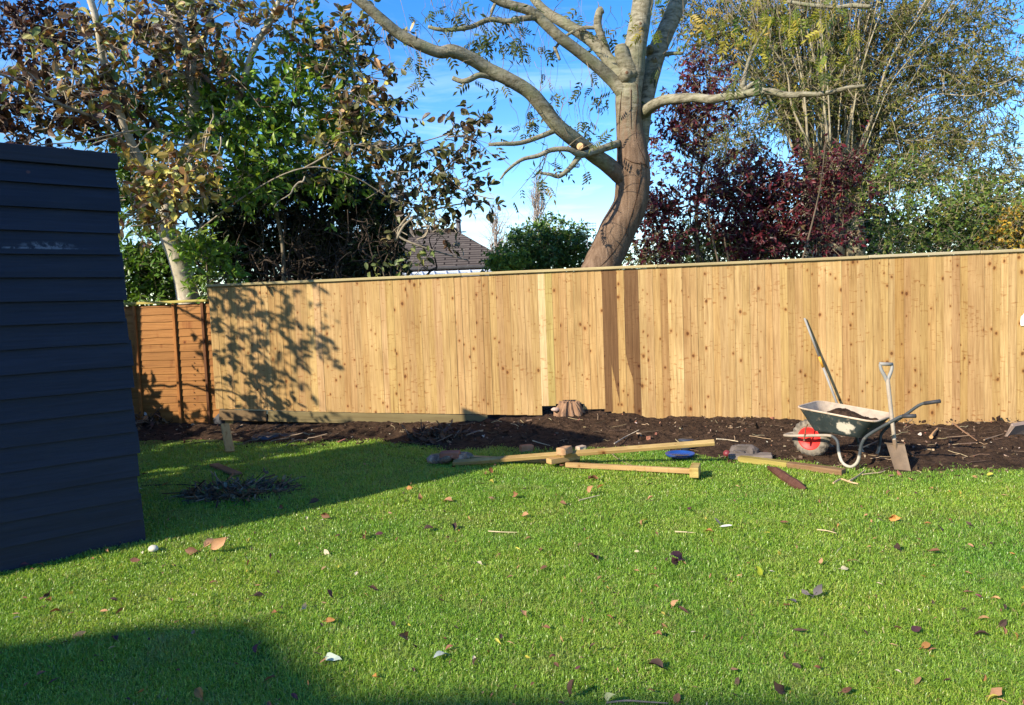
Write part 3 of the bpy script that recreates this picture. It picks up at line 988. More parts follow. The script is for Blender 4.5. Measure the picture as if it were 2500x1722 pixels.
# ------------------------------------------------------------------ the ash tree behind the fence
m, nt, b, out = newmat('ash_bark')
oc = objco(nt)
rg_ = nd(nt, 'ShaderNodeMapping', {'Vector': oc, 'Scale': (1, 1, 2.6)}).outputs[0]
n = noise(nt, rg_, 9, 8, 0.68, 0.5); n2 = noise(nt, oc, 4, 5); n3 = noise(nt, rg_, 30, 6, .7)
grey = ramp(nt, n, [(0.32, (0.055, 0.047, 0.030)), (0.46, (0.185, 0.165, 0.108)), (0.68, (0.33, 0.30, 0.22))])
grey = mixc(nt, ramp(nt, n2, [(0.48, 0.0), (0.68, 0.6)]), grey, (0.21, 0.22, 0.115))
vs = nd(nt, 'ShaderNodeMapping', {'Vector': oc, 'Scale': (9, 9, 1.2)}).outputs[0]
n4 = noise(nt, vs, 2.2, 7, .65, .5)
brown = ramp(nt, n4, [(0.30, (0.072, 0.042, 0.025)), (0.52, (0.162, 0.106, 0.068)), (0.75, (0.245, 0.168, 0.112))])
brown = mixc(nt, ramp(nt, n3, [(.55, 0.), (.72, .35)]), brown, (.10, .06, .04))
am = nd(nt, 'ShaderNodeSeparateColor', {'Color': attr(nt, 'col')})
fac = mth(nt, 'ADD', am.outputs[0], mth(nt, 'MULTIPLY', mth(nt, 'SUBTRACT', n4, .5), 0.9))
c = mixc(nt, ramp(nt, fac, [(.35, 0.), (.65, 1.)]), grey, brown)
c = mixc(nt, mth(nt, 'MULTIPLY', am.outputs[2], .9), c, (.055, .028, .016))
setc(nt, b, c, .88, mth(nt, 'ADD', n4, n3), .55, .025, spec=.12)
M_ASH = m
M_CUT = plain('cut_wood', (1, 1, 1), .8, .1, .15, 30, use_attr=True)
Z2 = lambda x, y, d: P(800 + x / 2.28, y / 2.28, d)
Z3 = lambda x, y, d: P(1500 + x / 2.28, y / 2.28, d)
rad_px = lambda w, d: w / 2 / 2.28 * d / F
TD = 9.75
ash = empty('ash_tree', Z2(1505, 1560, TD) * np.array([1, 1, 0]), 'leaning ash tree with brown lower trunk and bare grey limbs behind the new fence', 'tree')
tr_pts = [(1440, 1790, 9.75, 215), (1462, 1620, 9.75, 205), (1512, 1505, 9.75, 198), (1605, 1300, 9.74, 205), (1680, 1150, 9.72, 190), (1700, 1000, 9.7, 188), (1697, 900, 9.68, 178), (1690, 800, 9.68, 158), (1678, 690, 9.68, 138), (1674, 550, 9.66, 140), (1688, 400, 9.64, 146), (1715, 250, 9.6, 122), (1740, 100, 9.6, 115), (1757, 0, 9.58, 116), (1768, -180, 9.55, 108), (1775, -420, 9.5, 95), (1760, -700, 9.45, 80)]
pp = catmull([Z2(x, y, d) for x, y, d, w in tr_pts], 7)
ww = np.interp(np.linspace(0, 1, len(pp)), np.linspace(0, 1, len(tr_pts)), [rad_px(w, d) for x, y, d, w in tr_pts])
ypx = np.interp(np.linspace(0, 1, len(pp)), np.linspace(0, 1, len(tr_pts)), [y for x, y, d, w in tr_pts])
brn = np.interp(ypx, [380, 560, 800, 960], [0.0, .42, .66, 1.0])
mb = MB()
nside = 22
tube(mb, pp, ww, nside, col=np.stack([brn, brn * 0, brn * 0], -1), wob=.035)
# long weeping seams down the face, as narrow grooves
seamT = MB()
for pts in ([(1640, 480), (1628, 600), (1622, 720), (1625, 860), (1618, 930)], [(1722, 470), (1728, 560), (1715, 680), (1722, 790), (1755, 870), (1770, 930)], [(1690, 500), (1688, 620), (1690, 720)], [(1740, 900), (1745, 960), (1722, 1090), (1690, 1200), (1640, 1330), (1560, 1440), (1500, 1500)], [(1650, 880), (1700, 905), (1765, 915), (1782, 935)]):
    q = []
    for x, y in catmull(np.array(pts, float), 5):
        i = np.argmin(np.abs(ypx - y)); c_ = pp[i]; r_ = ww[i]
        v = ray(800 + x / 2.28, y / 2.28)
        oc_ = CAM - c_; B_ = oc_[:2] @ v[:2]; A_ = v[:2] @ v[:2]; C_ = oc_[:2] @ oc_[:2] - r_ ** 2
        disc = B_ * B_ - A_ * C_
        t = (-B_ - math.sqrt(max(disc, 0))) / A_
        q.append(CAM + v * t)
    tube(seamT, q, np.full(len(q), .0055) * np.linspace(1, .6, len(q)), 5, col=(1, 0, 1), wob=.3)
part(mb, 'trunk', M_ASH, ash, smooth=True)
part(seamT, 'bark_seams', M_ASH, ash, smooth=True)


def ash_limb(pts, name='limb', wob=.05, fn_=Z2, brown=0.0, sides=14, stub=False):
    p = catmull([fn_(x, y, d) for x, y, d, w in pts], 6)
    r_ = np.interp(np.linspace(0, 1, len(p)), np.linspace(0, 1, len(pts)), [rad_px(w, d) for x, y, d, w in pts])
    mbb = MB()
    bb = (brown * np.linspace(1, -3.2, len(p))).clip(0, 1)
    tube(mbb, p, r_, sides, col=np.stack([bb, bb * 0, bb * 0], -1), wob=wob)
    o_ = part(mbb, name, M_ASH, ash, smooth=True)
    return p, r_, o_


ash_paths = []
def AL(pts, **k):
    p, r_, o_ = ash_limb(pts, **k); ash_paths.append((p, r_)); return p, r_, o_


AL([(1712, 900, 9.72, 70), (1745, 800, 9.74, 76), (1757, 700, 9.76, 78), (1775, 550, 9.8, 82), (1800, 420, 9.84, 95), (1830, 300, 9.9, 100), (1880, 180, 9.95, 95), (1930, 60, 10, 92), (1975, -60, 10.1, 88), (2040, -250, 10.3, 75), (2080, -500, 10.5, 55)])
p, r_, big = AL([(1660, 1010, 9.66, 92), (1620, 970, 9.62, 98), (1560, 920, 9.55, 92), (1480, 860, 9.4, 86), (1400, 800, 9.25, 85), (1280, 700, 9.05, 80), (1200, 600, 8.95, 80), (1120, 510, 8.85, 76), (1000, 440, 8.75, 75), (900, 390, 8.7, 75), (820, 340, 8.62, 74), (700, 285, 8.5, 72), (620, 290, 8.45, 64), (500, 245, 8.35, 62), (400, 190, 8.3, 60), (300, 110, 8.2, 58), (220, 40, 8.15, 56), (150, -20, 8.1, 54), (40, -110, 8.0, 48), (-120, -300, 7.9, 40)], brown=.9)
AL([(1655, 520, 9.62, 90), (1590, 450, 9.6, 72), (1500, 370, 9.5, 65), (1400, 290, 9.4, 60), (1300, 215, 9.3, 60), (1220, 140, 9.25, 58), (1130, 65, 9.2, 55), (1040, 35, 9.15, 50), (940, 0, 9.1, 46), (820, -90, 9.0, 40), (700, -240, 8.9, 30)])
AL([(1670, 470, 9.62, 90), (1615, 395, 9.62, 75), (1560, 330, 9.65, 66), (1480, 240, 9.7, 62), (1400, 180, 9.72, 60), (1300, 120, 9.75, 58), (1220, 70, 9.8, 52), (1160, 10, 9.8, 46), (1110, -60, 9.85, 42), (1000, -260, 9.9, 30)])
AL([(1180, 98, 9.22, 30), (1080, 105, 9.15, 32), (1000, 120, 9.1, 30), (900, 110, 9.05, 28), (800, 150, 9.0, 26), (700, 165, 8.95, 24), (620, 165, 8.9, 22), (560, 150, 8.9, 18)], sides=8)
AL([(1560, 300, 9.66, 38), (1530, 220, 9.6, 40), (1503, 140, 9.58, 46), (1512, 70, 9.58, 44), (1530, 55, 9.58, 40)], sides=10)
AL([(1500, 155, 9.6, 22), (1430, 155, 9.6, 20), (1390, 165, 9.6, 18), (1330, 200, 9.55, 15), (1280, 250, 9.5, 16), (1250, 310, 9.5, 10)], sides=7)
AL([(1620, 800, 9.6, 46), (1540, 825, 9.4, 42), (1460, 850, 9.2, 40), (1400, 860, 9.1, 42), (1340, 832, 9.0, 30), (1250, 835, 8.95, 27), (1170, 868, 8.9, 24), (1080, 890, 8.85, 20), (1000, 950, 8.8, 15), (960, 1000, 8.8, 9)], sides=8)
AL([(1410, 855, 9.12, 40), (1385, 890, 9.1, 34), (1350, 935, 9.05, 28), (1290, 982, 9.0, 25), (1240, 972, 8.95, 21), (1180, 963, 8.95, 15)], sides=8)
AL([(1262, 728, 9.05, 30), (1180, 762, 9.0, 27), (1100, 790, 8.95, 25), (1040, 800, 8.9, 25), (960, 802, 8.85, 23), (895, 806, 8.85, 18)], sides=8)
AL([(930, 440, 8.75, 34), (890, 425, 8.7, 33), (840, 420, 8.65, 32), (780, 448, 8.6, 30), (740, 452, 8.6, 26), (695, 434, 8.6, 24)], sides=8)
AL([(775, 452, 8.6, 16), (756, 470, 8.6, 14), (750, 492, 8.6, 8)], sides=6)
AL([(160, 640, 9.74, 66), (185, 610, 9.6, 64), (225, 582, 9.4, 60), (290, 556, 9.15, 56), (380, 550, 8.95, 56), (450, 545, 8.8, 50), (540, 553, 8.65, 50), (620, 540, 8.55, 46), (700, 530, 8.45, 46), (800, 511, 8.3, 44), (870, 511, 8.2, 40), (960, 530, 8.1, 36), (1060, 526, 8.0, 30), (1130, 525, 7.95, 27), (1200, 515, 7.9, 25), (1300, 490, 7.8, 22), (1393, 478, 7.75, 17)], fn_=Z3, sides=10)
AL([(705, 525, 8.45, 34), (712, 490, 8.47, 32), (722, 440, 8.5, 24), (750, 330, 8.6, 18), (790, 240, 8.7, 12), (850, 140, 8.8, 8)], fn_=Z3, sides=7)
AL([(718, 502, 8.46, 24), (745, 485, 8.42, 24), (780, 464, 8.4, 22), (835, 467, 8.35, 18)], fn_=Z3, sides=7)
AL([(265, 308, 9.9, 26), (320, 298, 9.85, 22), (385, 297, 9.8, 16)], fn_=Z3, sides=7)
AL([(910, 70, 9.1, 20), (930, 25, 9.1, 18), (905, 95, 9.05, 12)], sides=6)
AL([(1262, 262, 9.38, 20), (1278, 300, 9.36, 18), (1292, 335, 9.35, 14)], sides=6)
AL([(960, 8, 9.3, 20), (1080, 28, 9.2, 20), (1240, 40, 9.1, 22), (1330, 30, 9.0, 26), (1425, 38, 8.9, 22)], fn_=Z3, sides=7)
# stubs and cut faces
for (x, y, d, w, nr) in ((1405, 815, 9.08, 42, (-.5, -1, .05)), ):
    mb = MB(); q = Z2(x, y, d)
    tube(mb, [q + unit(np.array(nr)) * -.16, q], [rad_px(50, d), rad_px(40, d)], 12)
    sb = part(mb, 'stub', M_ASH, ash, smooth=True)
    mb = MB(); cylinder_end(mb, q + unit(np.array(nr)) * .004, nr, rad_px(38, d), np.array((.60, .38, .19)))
    sub(mb, 'cut_face', M_CUT, sb, ash)
for (x, y, w, rr_) in ((1665, 405, 60, .6), (1742, 132, 50, .55), (1800, 262, 36, .5), (1825, 325, 30, .5)):
    i = np.argmin(np.abs(ypx - y)); mb = MB()
    d = 9.43 if x < 1790 else 9.70
    q = Z2(x, y, d)
    tube(mb, [q + np.array((0, .16, -.02)), q + np.array((0, .05, 0)), q], [rad_px(w * 1.5, d), rad_px(w * 1.15, d), rad_px(w * .8, d)], 12, wob=.1, col=(.2, 0, 0))
    sb = part(mb, 'stub', M_ASH, ash, smooth=True)
    mb = MB(); cylinder_end(mb, q + np.array((0, -.003, 0)), (0, -1, -.15), rad_px(w * .30, d), np.array((.17, .095, .055)))
    sub(mb, 'cut_face', M_CUT, sb, ash)
# shoulder stub left of the trunk
mb = MB(); tube(mb, catmull([Z2(1690, 430, 9.6), Z2(1655, 340, 9.55), Z2(1636, 285, 9.5), Z2(1630, 255, 9.5)], 5), np.linspace(rad_px(110, 9.6), rad_px(62, 9.6), 16), 14, wob=.08, col=(.15, 0, 0))
part(mb, 'stub', M_ASH, ash, smooth=True)
# shoots and hanging pinnate leaves
rg = np.random.default_rng(21)
tw = MB(); lf = MB()
M_TWIG = bark_mat('twig_bark', (.12, .09, .055), (.24, .20, .13), scale=20)
M_ASHLEAF = leaf_mat('ash_leaf', .5, .35)
PTs = []
for p, r_ in ash_paths:
    k = int(np.linalg.norm(np.diff(p, axis=0), axis=1).sum() * 5)
    for _ in range(k):
        i = rg.integers(len(p) // 5, len(p)); a = p[i]
        d = unit(np.array([rg.normal() * .7, rg.normal() * .6, rg.normal() * .75 + .25])); L = rg.uniform(.18, .75)
        t = np.linspace(0, 1, 5)[:, None]
        PTs.append(a + d * L * t + (rg.normal(size=3) * .2 + np.array([0, 0, -.25])) * L * t ** 2)
for (a, b_) in (((1290, 650), (1470, 390)), ((1150, 560), (1110, 400)), ((1100, 520), (1040, 340)), ((1340, 760), (1300, 480)), ((1180, 640), (1190, 240)), ((1130, 600), (1240, 430)), ((1480, 740), (1540, 520)), ((560, 150), (540, 0)), ((590, 170), (580, 390)), ((1270, 880), (1272, 1160)), ((1000, 130), (1140, 190)), ((300, 120), (350, 330)), ((320, 160), (370, 480)), ((1560, 440), (1440, 340))):
    A_ = Z2(*a, 9.0); B_ = Z2(*b_, 8.9); t = np.linspace(0, 1, 5)[:, None]
    PTs.append(A_ + (B_ - A_) * t + np.concatenate([np.zeros((1, 3)), rg.normal(size=(3, 3)) * .03, np.zeros((1, 3))]))
PTs = np.array(PTs)
twigs(tw, PTs, .0052, rg)
pos = []; sel = rg.random(len(PTs)) < .33
pos = list(PTs[sel][:, 4]) + list(PTs[sel][:, 3])
for x, y, k in ((600, 90, 4), (660, 60, 5), (710, 110, 5), (760, 80, 3), (860, 200, 7), (900, 240, 7), (820, 250, 4), (960, 210, 4), (1060, 230, 8), (1095, 250, 5), (500, 330, 6), (520, 375, 5), (470, 290, 3), (1200, 290, 5), (1235, 430, 3), (1150, 660, 6), (1110, 700, 4), (1230, 520, 4), (1420, 640, 4), (1470, 740, 4), (1540, 540, 5), (1270, 880, 3), (1190, 1030, 5), (960, 480, 4), (1400, 930, 3), (1560, 170, 4), (1620, 200, 4), (1000, 60, 4), (1400, 80, 4), (1450, 460, 4), (1310, 660, 3)):
    for _ in range(k):
        pos.append(Z2(x + rg.normal() * 28, y + rg.normal() * 26, rg.uniform(8.7, 9.3) if x < 1200 else rg.uniform(9.85, 10.4)))
n_g = len(pos)
for x, y, k in ((800, 200, 14), (1000, 90, 14), (1130, 210, 12), (1270, 250, 9), (600, 100, 12), (480, 130, 9), (900, 60, 16), (1180, 60, 12), (780, 40, 12), (1180, 320, 6), (950, 460, 6), (1280, 110, 8), (690, 200, 8), (180, 60, 8), (840, 280, 6)):
    for _ in range(k):
        pos.append(Z3(x + rg.normal() * 45, y + rg.normal() * 50, rg.uniform(8.3, 9.3)))
pos = np.array(pos)
dr = unit(rg.normal(size=(len(pos), 3)) * .5 + np.array([0, 0, -.75])); nr = unit(rg.normal(size=(len(pos), 3)) + np.array([0, -.5, .4]))
cg = pal_pick(rg, n_g, [(3, (.07, .10, .03)), (2, (.12, .14, .04)), (1, (.2, .18, .05)), (1, (.05, .07, .03))])
cy = pal_pick(rg, len(pos) - n_g, [(2, (.16, .20, .03)), (3, (.30, .28, .04)), (1, (.10, .16, .03)), (1, (.36, .26, .05))])
put_leaves(lf, pos, dr, nr, rg.uniform(.13, .26, len(pos)), T_ASH, np.concatenate([cg, cy]), rg)
# hanging twigs that carry the outer clusters
gq = pos[len(PTs[sel]) * 2:n_g]
PTs = gq[:, None] + np.array([0, 0, 1.0]) * np.linspace(.38, 0, 5)[None, :, None] * rg.uniform(.5, 1.1, (len(gq), 1, 1)) + rg.normal(size=(len(gq), 1, 3)) * .10 * np.linspace(1, 0, 5)[None, :, None] + rg.normal(size=(len(gq), 5, 3)) * .012
twigs(tw, PTs, .0036, rg)
PTs = pos[n_g:][::2][:, None] + np.array([0, 0, 1.0])[None, None] * np.linspace(.75, 0, 5)[None, :, None] * rg.uniform(.4, 1, (len(pos[n_g:][::2]), 1, 1)) + rg.normal(size=(len(pos[n_g:][::2]), 5, 3)) * .02
twigs(tw, PTs, .0045, rg)
part(tw, 'twigs', M_TWIG, ash); part(lf, 'leaves', M_ASHLEAF, ash)


def plant(name, label, cat, base, group=None):
    b_ = np.array(base, float); return empty(name, (b_[0], b_[1], 0), label, cat, group)


# ------------------------------------------------------------------ magnolia with large browning leaves
M_MAGBARK = bark_mat('magnolia_bark', (.30, .25, .18), (.62, .54, .42), (.36, .33, .22), 10, .6, .3, speck=.35)
M_MAGLEAF = leaf_mat('magnolia_leaf', .48, .28, .4, (1.1, .95, .55))
rg = np.random.default_rng(31)
mag = plant('magnolia_tree', 'pale barked magnolia with large yellowing brown leaves behind the orange fence panel', 'tree', D(425, 665, 10.3))
mb = MB()
t1 = catmull([D(432, 760, 10.3), D(425, 670, 10.3), D(405, 590, 10.25), D(378, 520, 10.2), D(385, 440, 10.15), D(430, 330, 10.1), D(440, 230, 10.0), D(430, 140, 9.95), D(400, 60, 9.9), D(375, -20, 9.9), D(350, -120, 9.8)], 5)
w1 = np.interp(np.linspace(0, 1, len(t1)), [0, .1, .3, .5, .75, 1], [.165, .15, .115, .085, .07, .04])
tube(mb, t1, w1, 12, wob=.06)
ml = MB()
for pts, r1, r2 in (([(430, 330, 10.1), (432, 230, 10.2), (436, 130, 10.2), (438, 60, 10.2), (432, -40, 10.2), (430, -150, 10.2)], .07, .04),
                    ([(380, 480, 10.2), (300, 330, 9.6), (240, 160, 9.2), (222, 60, 9.0), (195, -30, 8.9)], .06, .035),
                    ([(436, 150, 10.2), (470, 60, 10.3), (480, 0, 10.4), (490, -90, 10.4)], .045, .03),
                    ([(430, 340, 10.1), (530, 240, 10.0), (570, 120, 9.9), (620, 30, 9.9), (650, -60, 9.9)], .05, .025),
                    ([(400, 560, 10.2), (560, 440, 9.6), (690, 380, 9.5), (800, 400, 9.7), (930, 470, 10.0), (1010, 420, 10.2), (1110, 380, 10.4)], .011, .006),
                    ([(690, 380, 9.5), (790, 330, 9.6), (880, 340, 9.8), (960, 320, 10.0), (1060, 290, 10.2)], .014, .006),
                    ([(930, 480, 10.0), (900, 530, 10), (960, 560, 10), (1060, 590, 10.2)], .018, .008),
                    ([(895, 545, 10), (925, 500, 10), (1000, 470, 10.1), (1090, 455, 10.3)], .02, .008),
                    ([(380, 480, 10.2), (260, 300, 9.2), (120, 230, 8.6), (30, 180, 8.2), (-80, 140, 7.9)], .024, .010),
                    ([(430, 320, 10.1), (350, 295, 9.3), (280, 300, 8.8), (180, 320, 8.4), (60, 330, 8.1)], .012, .006)):
    q = catmull([D(*a) for a in pts], 5); tube(mb if r1 > .044 else ml, q, np.linspace(r1, r2, len(q)), 8, wob=.09)
part(ml, 'limbs', bark_mat('magnolia_limb', (.13, .105, .07), (.34, .29, .21), scale=16), mag, smooth=True)
part(mb, 'trunk', M_MAGBARK, mag, smooth=True)
tw = MB(); lf = MB()
olive = [(4, (.23, .23, .055)), (3, (.42, .36, .10)), (2, (.17, .09, .04)), (2, (.075, .042, .026)), (2, (.33, .20, .09)), (4, (.14, .185, .045))]
brownp = [(5, (.050, .024, .014)), (3, (.085, .042, .022)), (1, (.16, .09, .04)), (1, (.06, .06, .02))]
mixp = [(3, (.28, .24, .07)), (3, (.15, .08, .035)), (2, (.08, .045, .025)), (2, (.32, .19, .09)), (2, (.13, .16, .045))]
darkg = [(4, (.075, .08, .03)), (3, (.12, .125, .04)), (3, (.07, .042, .025)), (2, (.20, .17, .07))]
yel = [(4, (.58, .46, .11)), (3, (.40, .38, .09)), (2, (.50, .30, .15)), (2, (.20, .10, .045)), (1, (.20, .26, .05))]
for lobes, n_, L, per, pal, sz in (
        ([lobe(150, 200, 8.9, 150, 90, .8), lobe(250, 130, 9.2, 130, 100, .8), lobe(330, 40, 9.6, 170, 70, .8)], 185, .42, 5, olive + brownp[:1], .122),
        ([lobe(450, 60, 9.9, 190, 90, .8), lobe(440, 170, 9.8, 130, 70, .6), lobe(640, 40, 10, 150, 60, .7)], 180, .42, 5, mixp, .118),
        ([lobe(810, 130, 10.0, 80, 90, .5), lobe(830, 240, 10.0, 60, 70, .5), lobe(790, 330, 9.9, 80, 60, .5)], 130, .35, 6, darkg + yel[1:3], .118),
        ([lobe(930, 400, 10.1, 120, 90, .5), lobe(1060, 300, 10.2, 70, 40, .3), lobe(1050, 430, 10.3, 90, 70, .4), lobe(960, 520, 10.1, 100, 50, .4), lobe(880, 330, 10, 70, 50, .4)], 170, .34, 5, darkg, .115),
        ([lobe(390, 390, 9.0, 105, 60, .4), lobe(345, 440, 9.0, 80, 60, .4), lobe(430, 430, 9.0, 80, 50, .4), lobe(360, 500, 9.2, 70, 35, .3)], 150, .34, 5, yel + olive[:1] + olive[2:3], .115),
        ([lobe(110, 300, 9.6, 150, 60, .5), lobe(270, 250, 9.9, 130, 60, .5)], 90, .42, 5, brownp + olive[2:3], .14)):
    PT, L_ = shoots(rg, lobes, n_, L, .5, .3, .2, .2)
    twigs(tw, PT, .0055, rg); leaves_on(lf, rg, PT, per, sz, T_BIG, pal, .8, .15, .25, .35)
    for c, R, w in lobes:
        i = np.argmin(np.linalg.norm(t1 - c, axis=1))
        for _ in range(7):
            limb(tw, rg, c + rg.normal(size=3) * R * .2, c + unit(rg.normal(size=3)) * R * rg.uniform(.7, 1.1), .012, .004, .5, 6, 4)
# bare crooked twigs in the gap
for (a, b_) in (((480, 240), (430, 420)), ((470, 290), (490, 390)), ((500, 310), (480, 370)), ((430, 330), (200, 380)), ((300, 300), (160, 345)), ((430, 480), (445, 520)), ((460, 420), (440, 540)), ((690, 400), (620, 470)), ((350, 290), (280, 360))):
    limb(tw, rg, D(*a, 9.1), D(*b_, 9.0), .012, .004, .13, 8, 5)
part(tw, 'twigs', bark_mat('magnolia_twig', (.17, .135, .09), (.38, .33, .25), scale=20), mag); part(lf, 'leaves', M_MAGLEAF, mag)

# dark brown copper tree at the left edge, partly behind the shed
rg = np.random.default_rng(37)
cop = plant('copper_beech', 'dark brown leaved tree rising behind the navy shed', 'tree', (-7.1, 8.6))
mb = MB(); t1 = np.array([(-7.1, 8.6, -.2), (-7.0, 8.55, 1.2), (-6.8, 8.5, 2.4), (-6.6, 8.6, 3.6), (-6.4, 8.8, 4.8)]); t1 = catmull(t1, 4)
tube(mb, t1, np.linspace(.16, .05, len(t1)), 10, wob=.08)
lobes = [lobe(40, 80, 9.6, 120, 95, .6), lobe(50, 230, 9.5, 115, 90, .6), (np.array((-5.8, 7.35, 3.15)), np.array((.9, .7, .55)), .32), (np.array((-6.2, 7.3, 4.0)), np.array((1.1, .8, .7)), .26), (np.array((-5.3, 7.8, 1.75)), np.array((.55, .5, .5)), .20), lobe(120, 60, 9.9, 90, 80, .6)]
skeleton(mb, rg, t1, lobes, .018, 8)
part(mb, 'trunk', bark_mat('dark_bark', (.08, .06, .045), (.18, .15, .11)), cop, smooth=True)
tw = MB(); lf = MB()
PT, L_ = shoots(rg, lobes, 380, .38, .4, .2, .1, .15); twigs(tw, PT, .005, rg)
leaves_on(lf, rg, PT, 8, .088, T_BIG, [(5, (.040, .018, .014)), (3, (.07, .03, .018)), (1, (.11, .055, .03))], .8, .15, .25, .2)
part(tw, 'twigs', M_TWIG, cop); part(lf, 'leaves', leaf_mat('copper_leaf', .5, .2, .35, (1.2, .8, .6)), cop)

rg = np.random.default_rng(39)  # unseen hedge added to shade the ground behind the shed
lh = plant('shade_hedge', 'unseen evergreen hedge added behind the navy shed to shade the lawn', 'hedge', (-6.9, 7.4))
mb = MB(); lobes = []
for k in range(11):
    y_ = 3.0 + k * .62; hh = (1.85 if y_ < 5.9 else 1.12) + .10 * math.sin(k * 2.1); lobes.append((np.array([-6.9, y_, hh]), np.array([.42, .55, hh * .98]), 1.0))
    limb(mb, rg, (-6.9, y_, -.1), (-6.9, y_, hh * 1.7), .035, .01, .1, 6, 6)
part(mb, 'stems', M_TWIG, lh); lf = MB(); PT, L_ = shoots(rg, lobes, 2600, .24, .5, .3, .0, .1); leaves_on(lf, rg, PT, 9, .15, T_SMALL, [(3, (.04, .08, .02)), (2, (.06, .11, .025))], .7, .12)
part(lf, 'leaves', leaf_mat('boundary_leaf', .4, .2), lh)

# ------------------------------------------------------------------ cherry laurel: tall bright green shrub
M_LAUREL = leaf_mat('laurel_leaf', .38, .34, .4, (1.1, 1.1, .45))
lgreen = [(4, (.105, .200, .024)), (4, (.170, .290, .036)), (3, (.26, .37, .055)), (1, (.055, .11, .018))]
rg = np.random.default_rng(41)
lau = plant('cherry_laurel', 'tall glossy green laurel shrub behind the fence between magnolia and blue sky', 'shrub', D(640, 640, 10.7))
mb = MB(); t1 = catmull([D(640, 700, 10.7), D(640, 560, 10.7), D(620, 440, 10.6), D(640, 330, 10.5), D(670, 200, 10.4), D(700, 100, 10.4)], 4)
tube(mb, t1, np.linspace(.032, .012, len(t1)), 8, wob=.08)
lobes = [lobe(640, 330, 10.2, 190, 70, .6), lobe(680, 230, 10.2, 150, 90, .6), lobe(720, 130, 10.3, 100, 60, .5), lobe(560, 270, 10.1, 120, 70, .5), lobe(590, 400, 10.0, 130, 50, .5), lobe(360, 240, 10.6, 130, 60, .6), lobe(480, 200, 10.5, 120, 60, .5), lobe(740, 410, 10.2, 110, 45, .5), lobe(300, 320, 10.7, 130, 50, .5), lobe(470, 300, 10.2, 110, 70, .5), lobe(540, 430, 10.1, 90, 50, .4), lobe(800, 300, 10.4, 70, 90, .4, .35)]
skeleton(mb, rg, t1, lobes, .03, 6)
part(mb, 'stems', bark_mat('laurel_bark', (.10, .08, .055), (.22, .18, .12)), lau, smooth=True)
tw = MB(); lf = MB()
PT, L_ = shoots(rg, lobes, 980, .34, .5, .45, .15, .1); twigs(tw, PT, .005, rg, None)
leaves_on(lf, rg, PT, 9, .115, T_LAUREL, lgreen, .7, .12, .2, .2)
part(tw, 'twigs', M_TWIG, lau); part(lf, 'leaves', M_LAUREL, lau)
# low laurel beside the magnolia trunk
lau2 = plant('cherry_laurel', 'low glossy laurel sprig shining in front of the magnolia trunk', 'shrub', D(470, 700, 9.95))
lobes = [lobe(468, 592, 9.85, 62, 48, .28), lobe(440, 560, 9.85, 40, 35, .25), lobe(505, 630, 9.85, 40, 28, .22), lobe(462, 655, 9.98, 34, 26, .16)]
mb = MB(); t1 = catmull([D(475, 760, 9.9), D(472, 680, 9.9), D(468, 600, 9.88), D(462, 550, 9.88)], 4); tube(mb, t1, np.linspace(.02, .008, len(t1)), 6)
skeleton(mb, rg, t1, lobes, .01, 5); part(mb, 'stems', M_TWIG, lau2)
tw = MB(); lf = MB(); PT, L_ = shoots(rg, lobes, 95, .22, .5, .45, .15, .1); twigs(tw, PT, .004, rg); leaves_on(lf, rg, PT, 9, .105, T_LAUREL, lgreen, .7, .12, .2, .2)
part(tw, 'twigs', M_TWIG, lau2); part(lf, 'leaves', M_LAUREL, lau2)
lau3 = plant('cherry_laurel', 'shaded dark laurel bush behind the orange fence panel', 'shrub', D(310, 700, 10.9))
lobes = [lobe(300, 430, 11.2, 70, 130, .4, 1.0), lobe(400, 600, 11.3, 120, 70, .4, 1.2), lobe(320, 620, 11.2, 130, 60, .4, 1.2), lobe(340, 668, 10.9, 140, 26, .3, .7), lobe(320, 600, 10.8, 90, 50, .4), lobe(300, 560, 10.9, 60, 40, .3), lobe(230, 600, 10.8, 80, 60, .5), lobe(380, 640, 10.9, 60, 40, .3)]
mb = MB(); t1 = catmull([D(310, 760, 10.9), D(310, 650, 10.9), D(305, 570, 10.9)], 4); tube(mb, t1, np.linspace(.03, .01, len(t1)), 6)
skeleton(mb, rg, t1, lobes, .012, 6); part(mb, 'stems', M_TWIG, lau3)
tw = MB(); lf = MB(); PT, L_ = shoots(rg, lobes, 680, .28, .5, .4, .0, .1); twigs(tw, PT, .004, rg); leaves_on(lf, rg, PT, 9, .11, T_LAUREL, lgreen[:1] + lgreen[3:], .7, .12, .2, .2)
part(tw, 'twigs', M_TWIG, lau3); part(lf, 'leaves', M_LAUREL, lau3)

# ------------------------------------------------------------------ dark hedge with bare stems inside
rg = np.random.default_rng(47)
hed = plant('hedge', 'dark overgrown evergreen hedge with bare inner stems above the fence', 'hedge', D(690, 640, 11.2))
hp = [(5, (.020, .036, .012)), (3, (.032, .055, .016)), (1, (.06, .085, .022))]
mb = MB()
for k in range(46):
    x0 = rg.uniform(500, 900); d0 = rg.uniform(10.5, 11.5)
    a = D(x0, 720, d0); b_ = D(x0 + rg.normal() * 80 + (30 if x0 > 650 else -10), rg.uniform(440, 600), d0 + rg.normal() * .3)
    p = limb(mb, rg, a, b_, rg.uniform(.012, .034), .006, .30, 8, 5)
    for _ in range(5):
        s = p[rg.integers(len(p) // 3, len(p))]; limb(mb, rg, s, s + unit(rg.normal(size=3) + np.array([.1, -.3, .5])) * rg.uniform(.25, .7), .008, .003, .4, 6, 4)
part(mb, 'stems', bark_mat('hedge_bark', (.035, .026, .02), (.085, .062, .045), scale=20), hed, smooth=True)
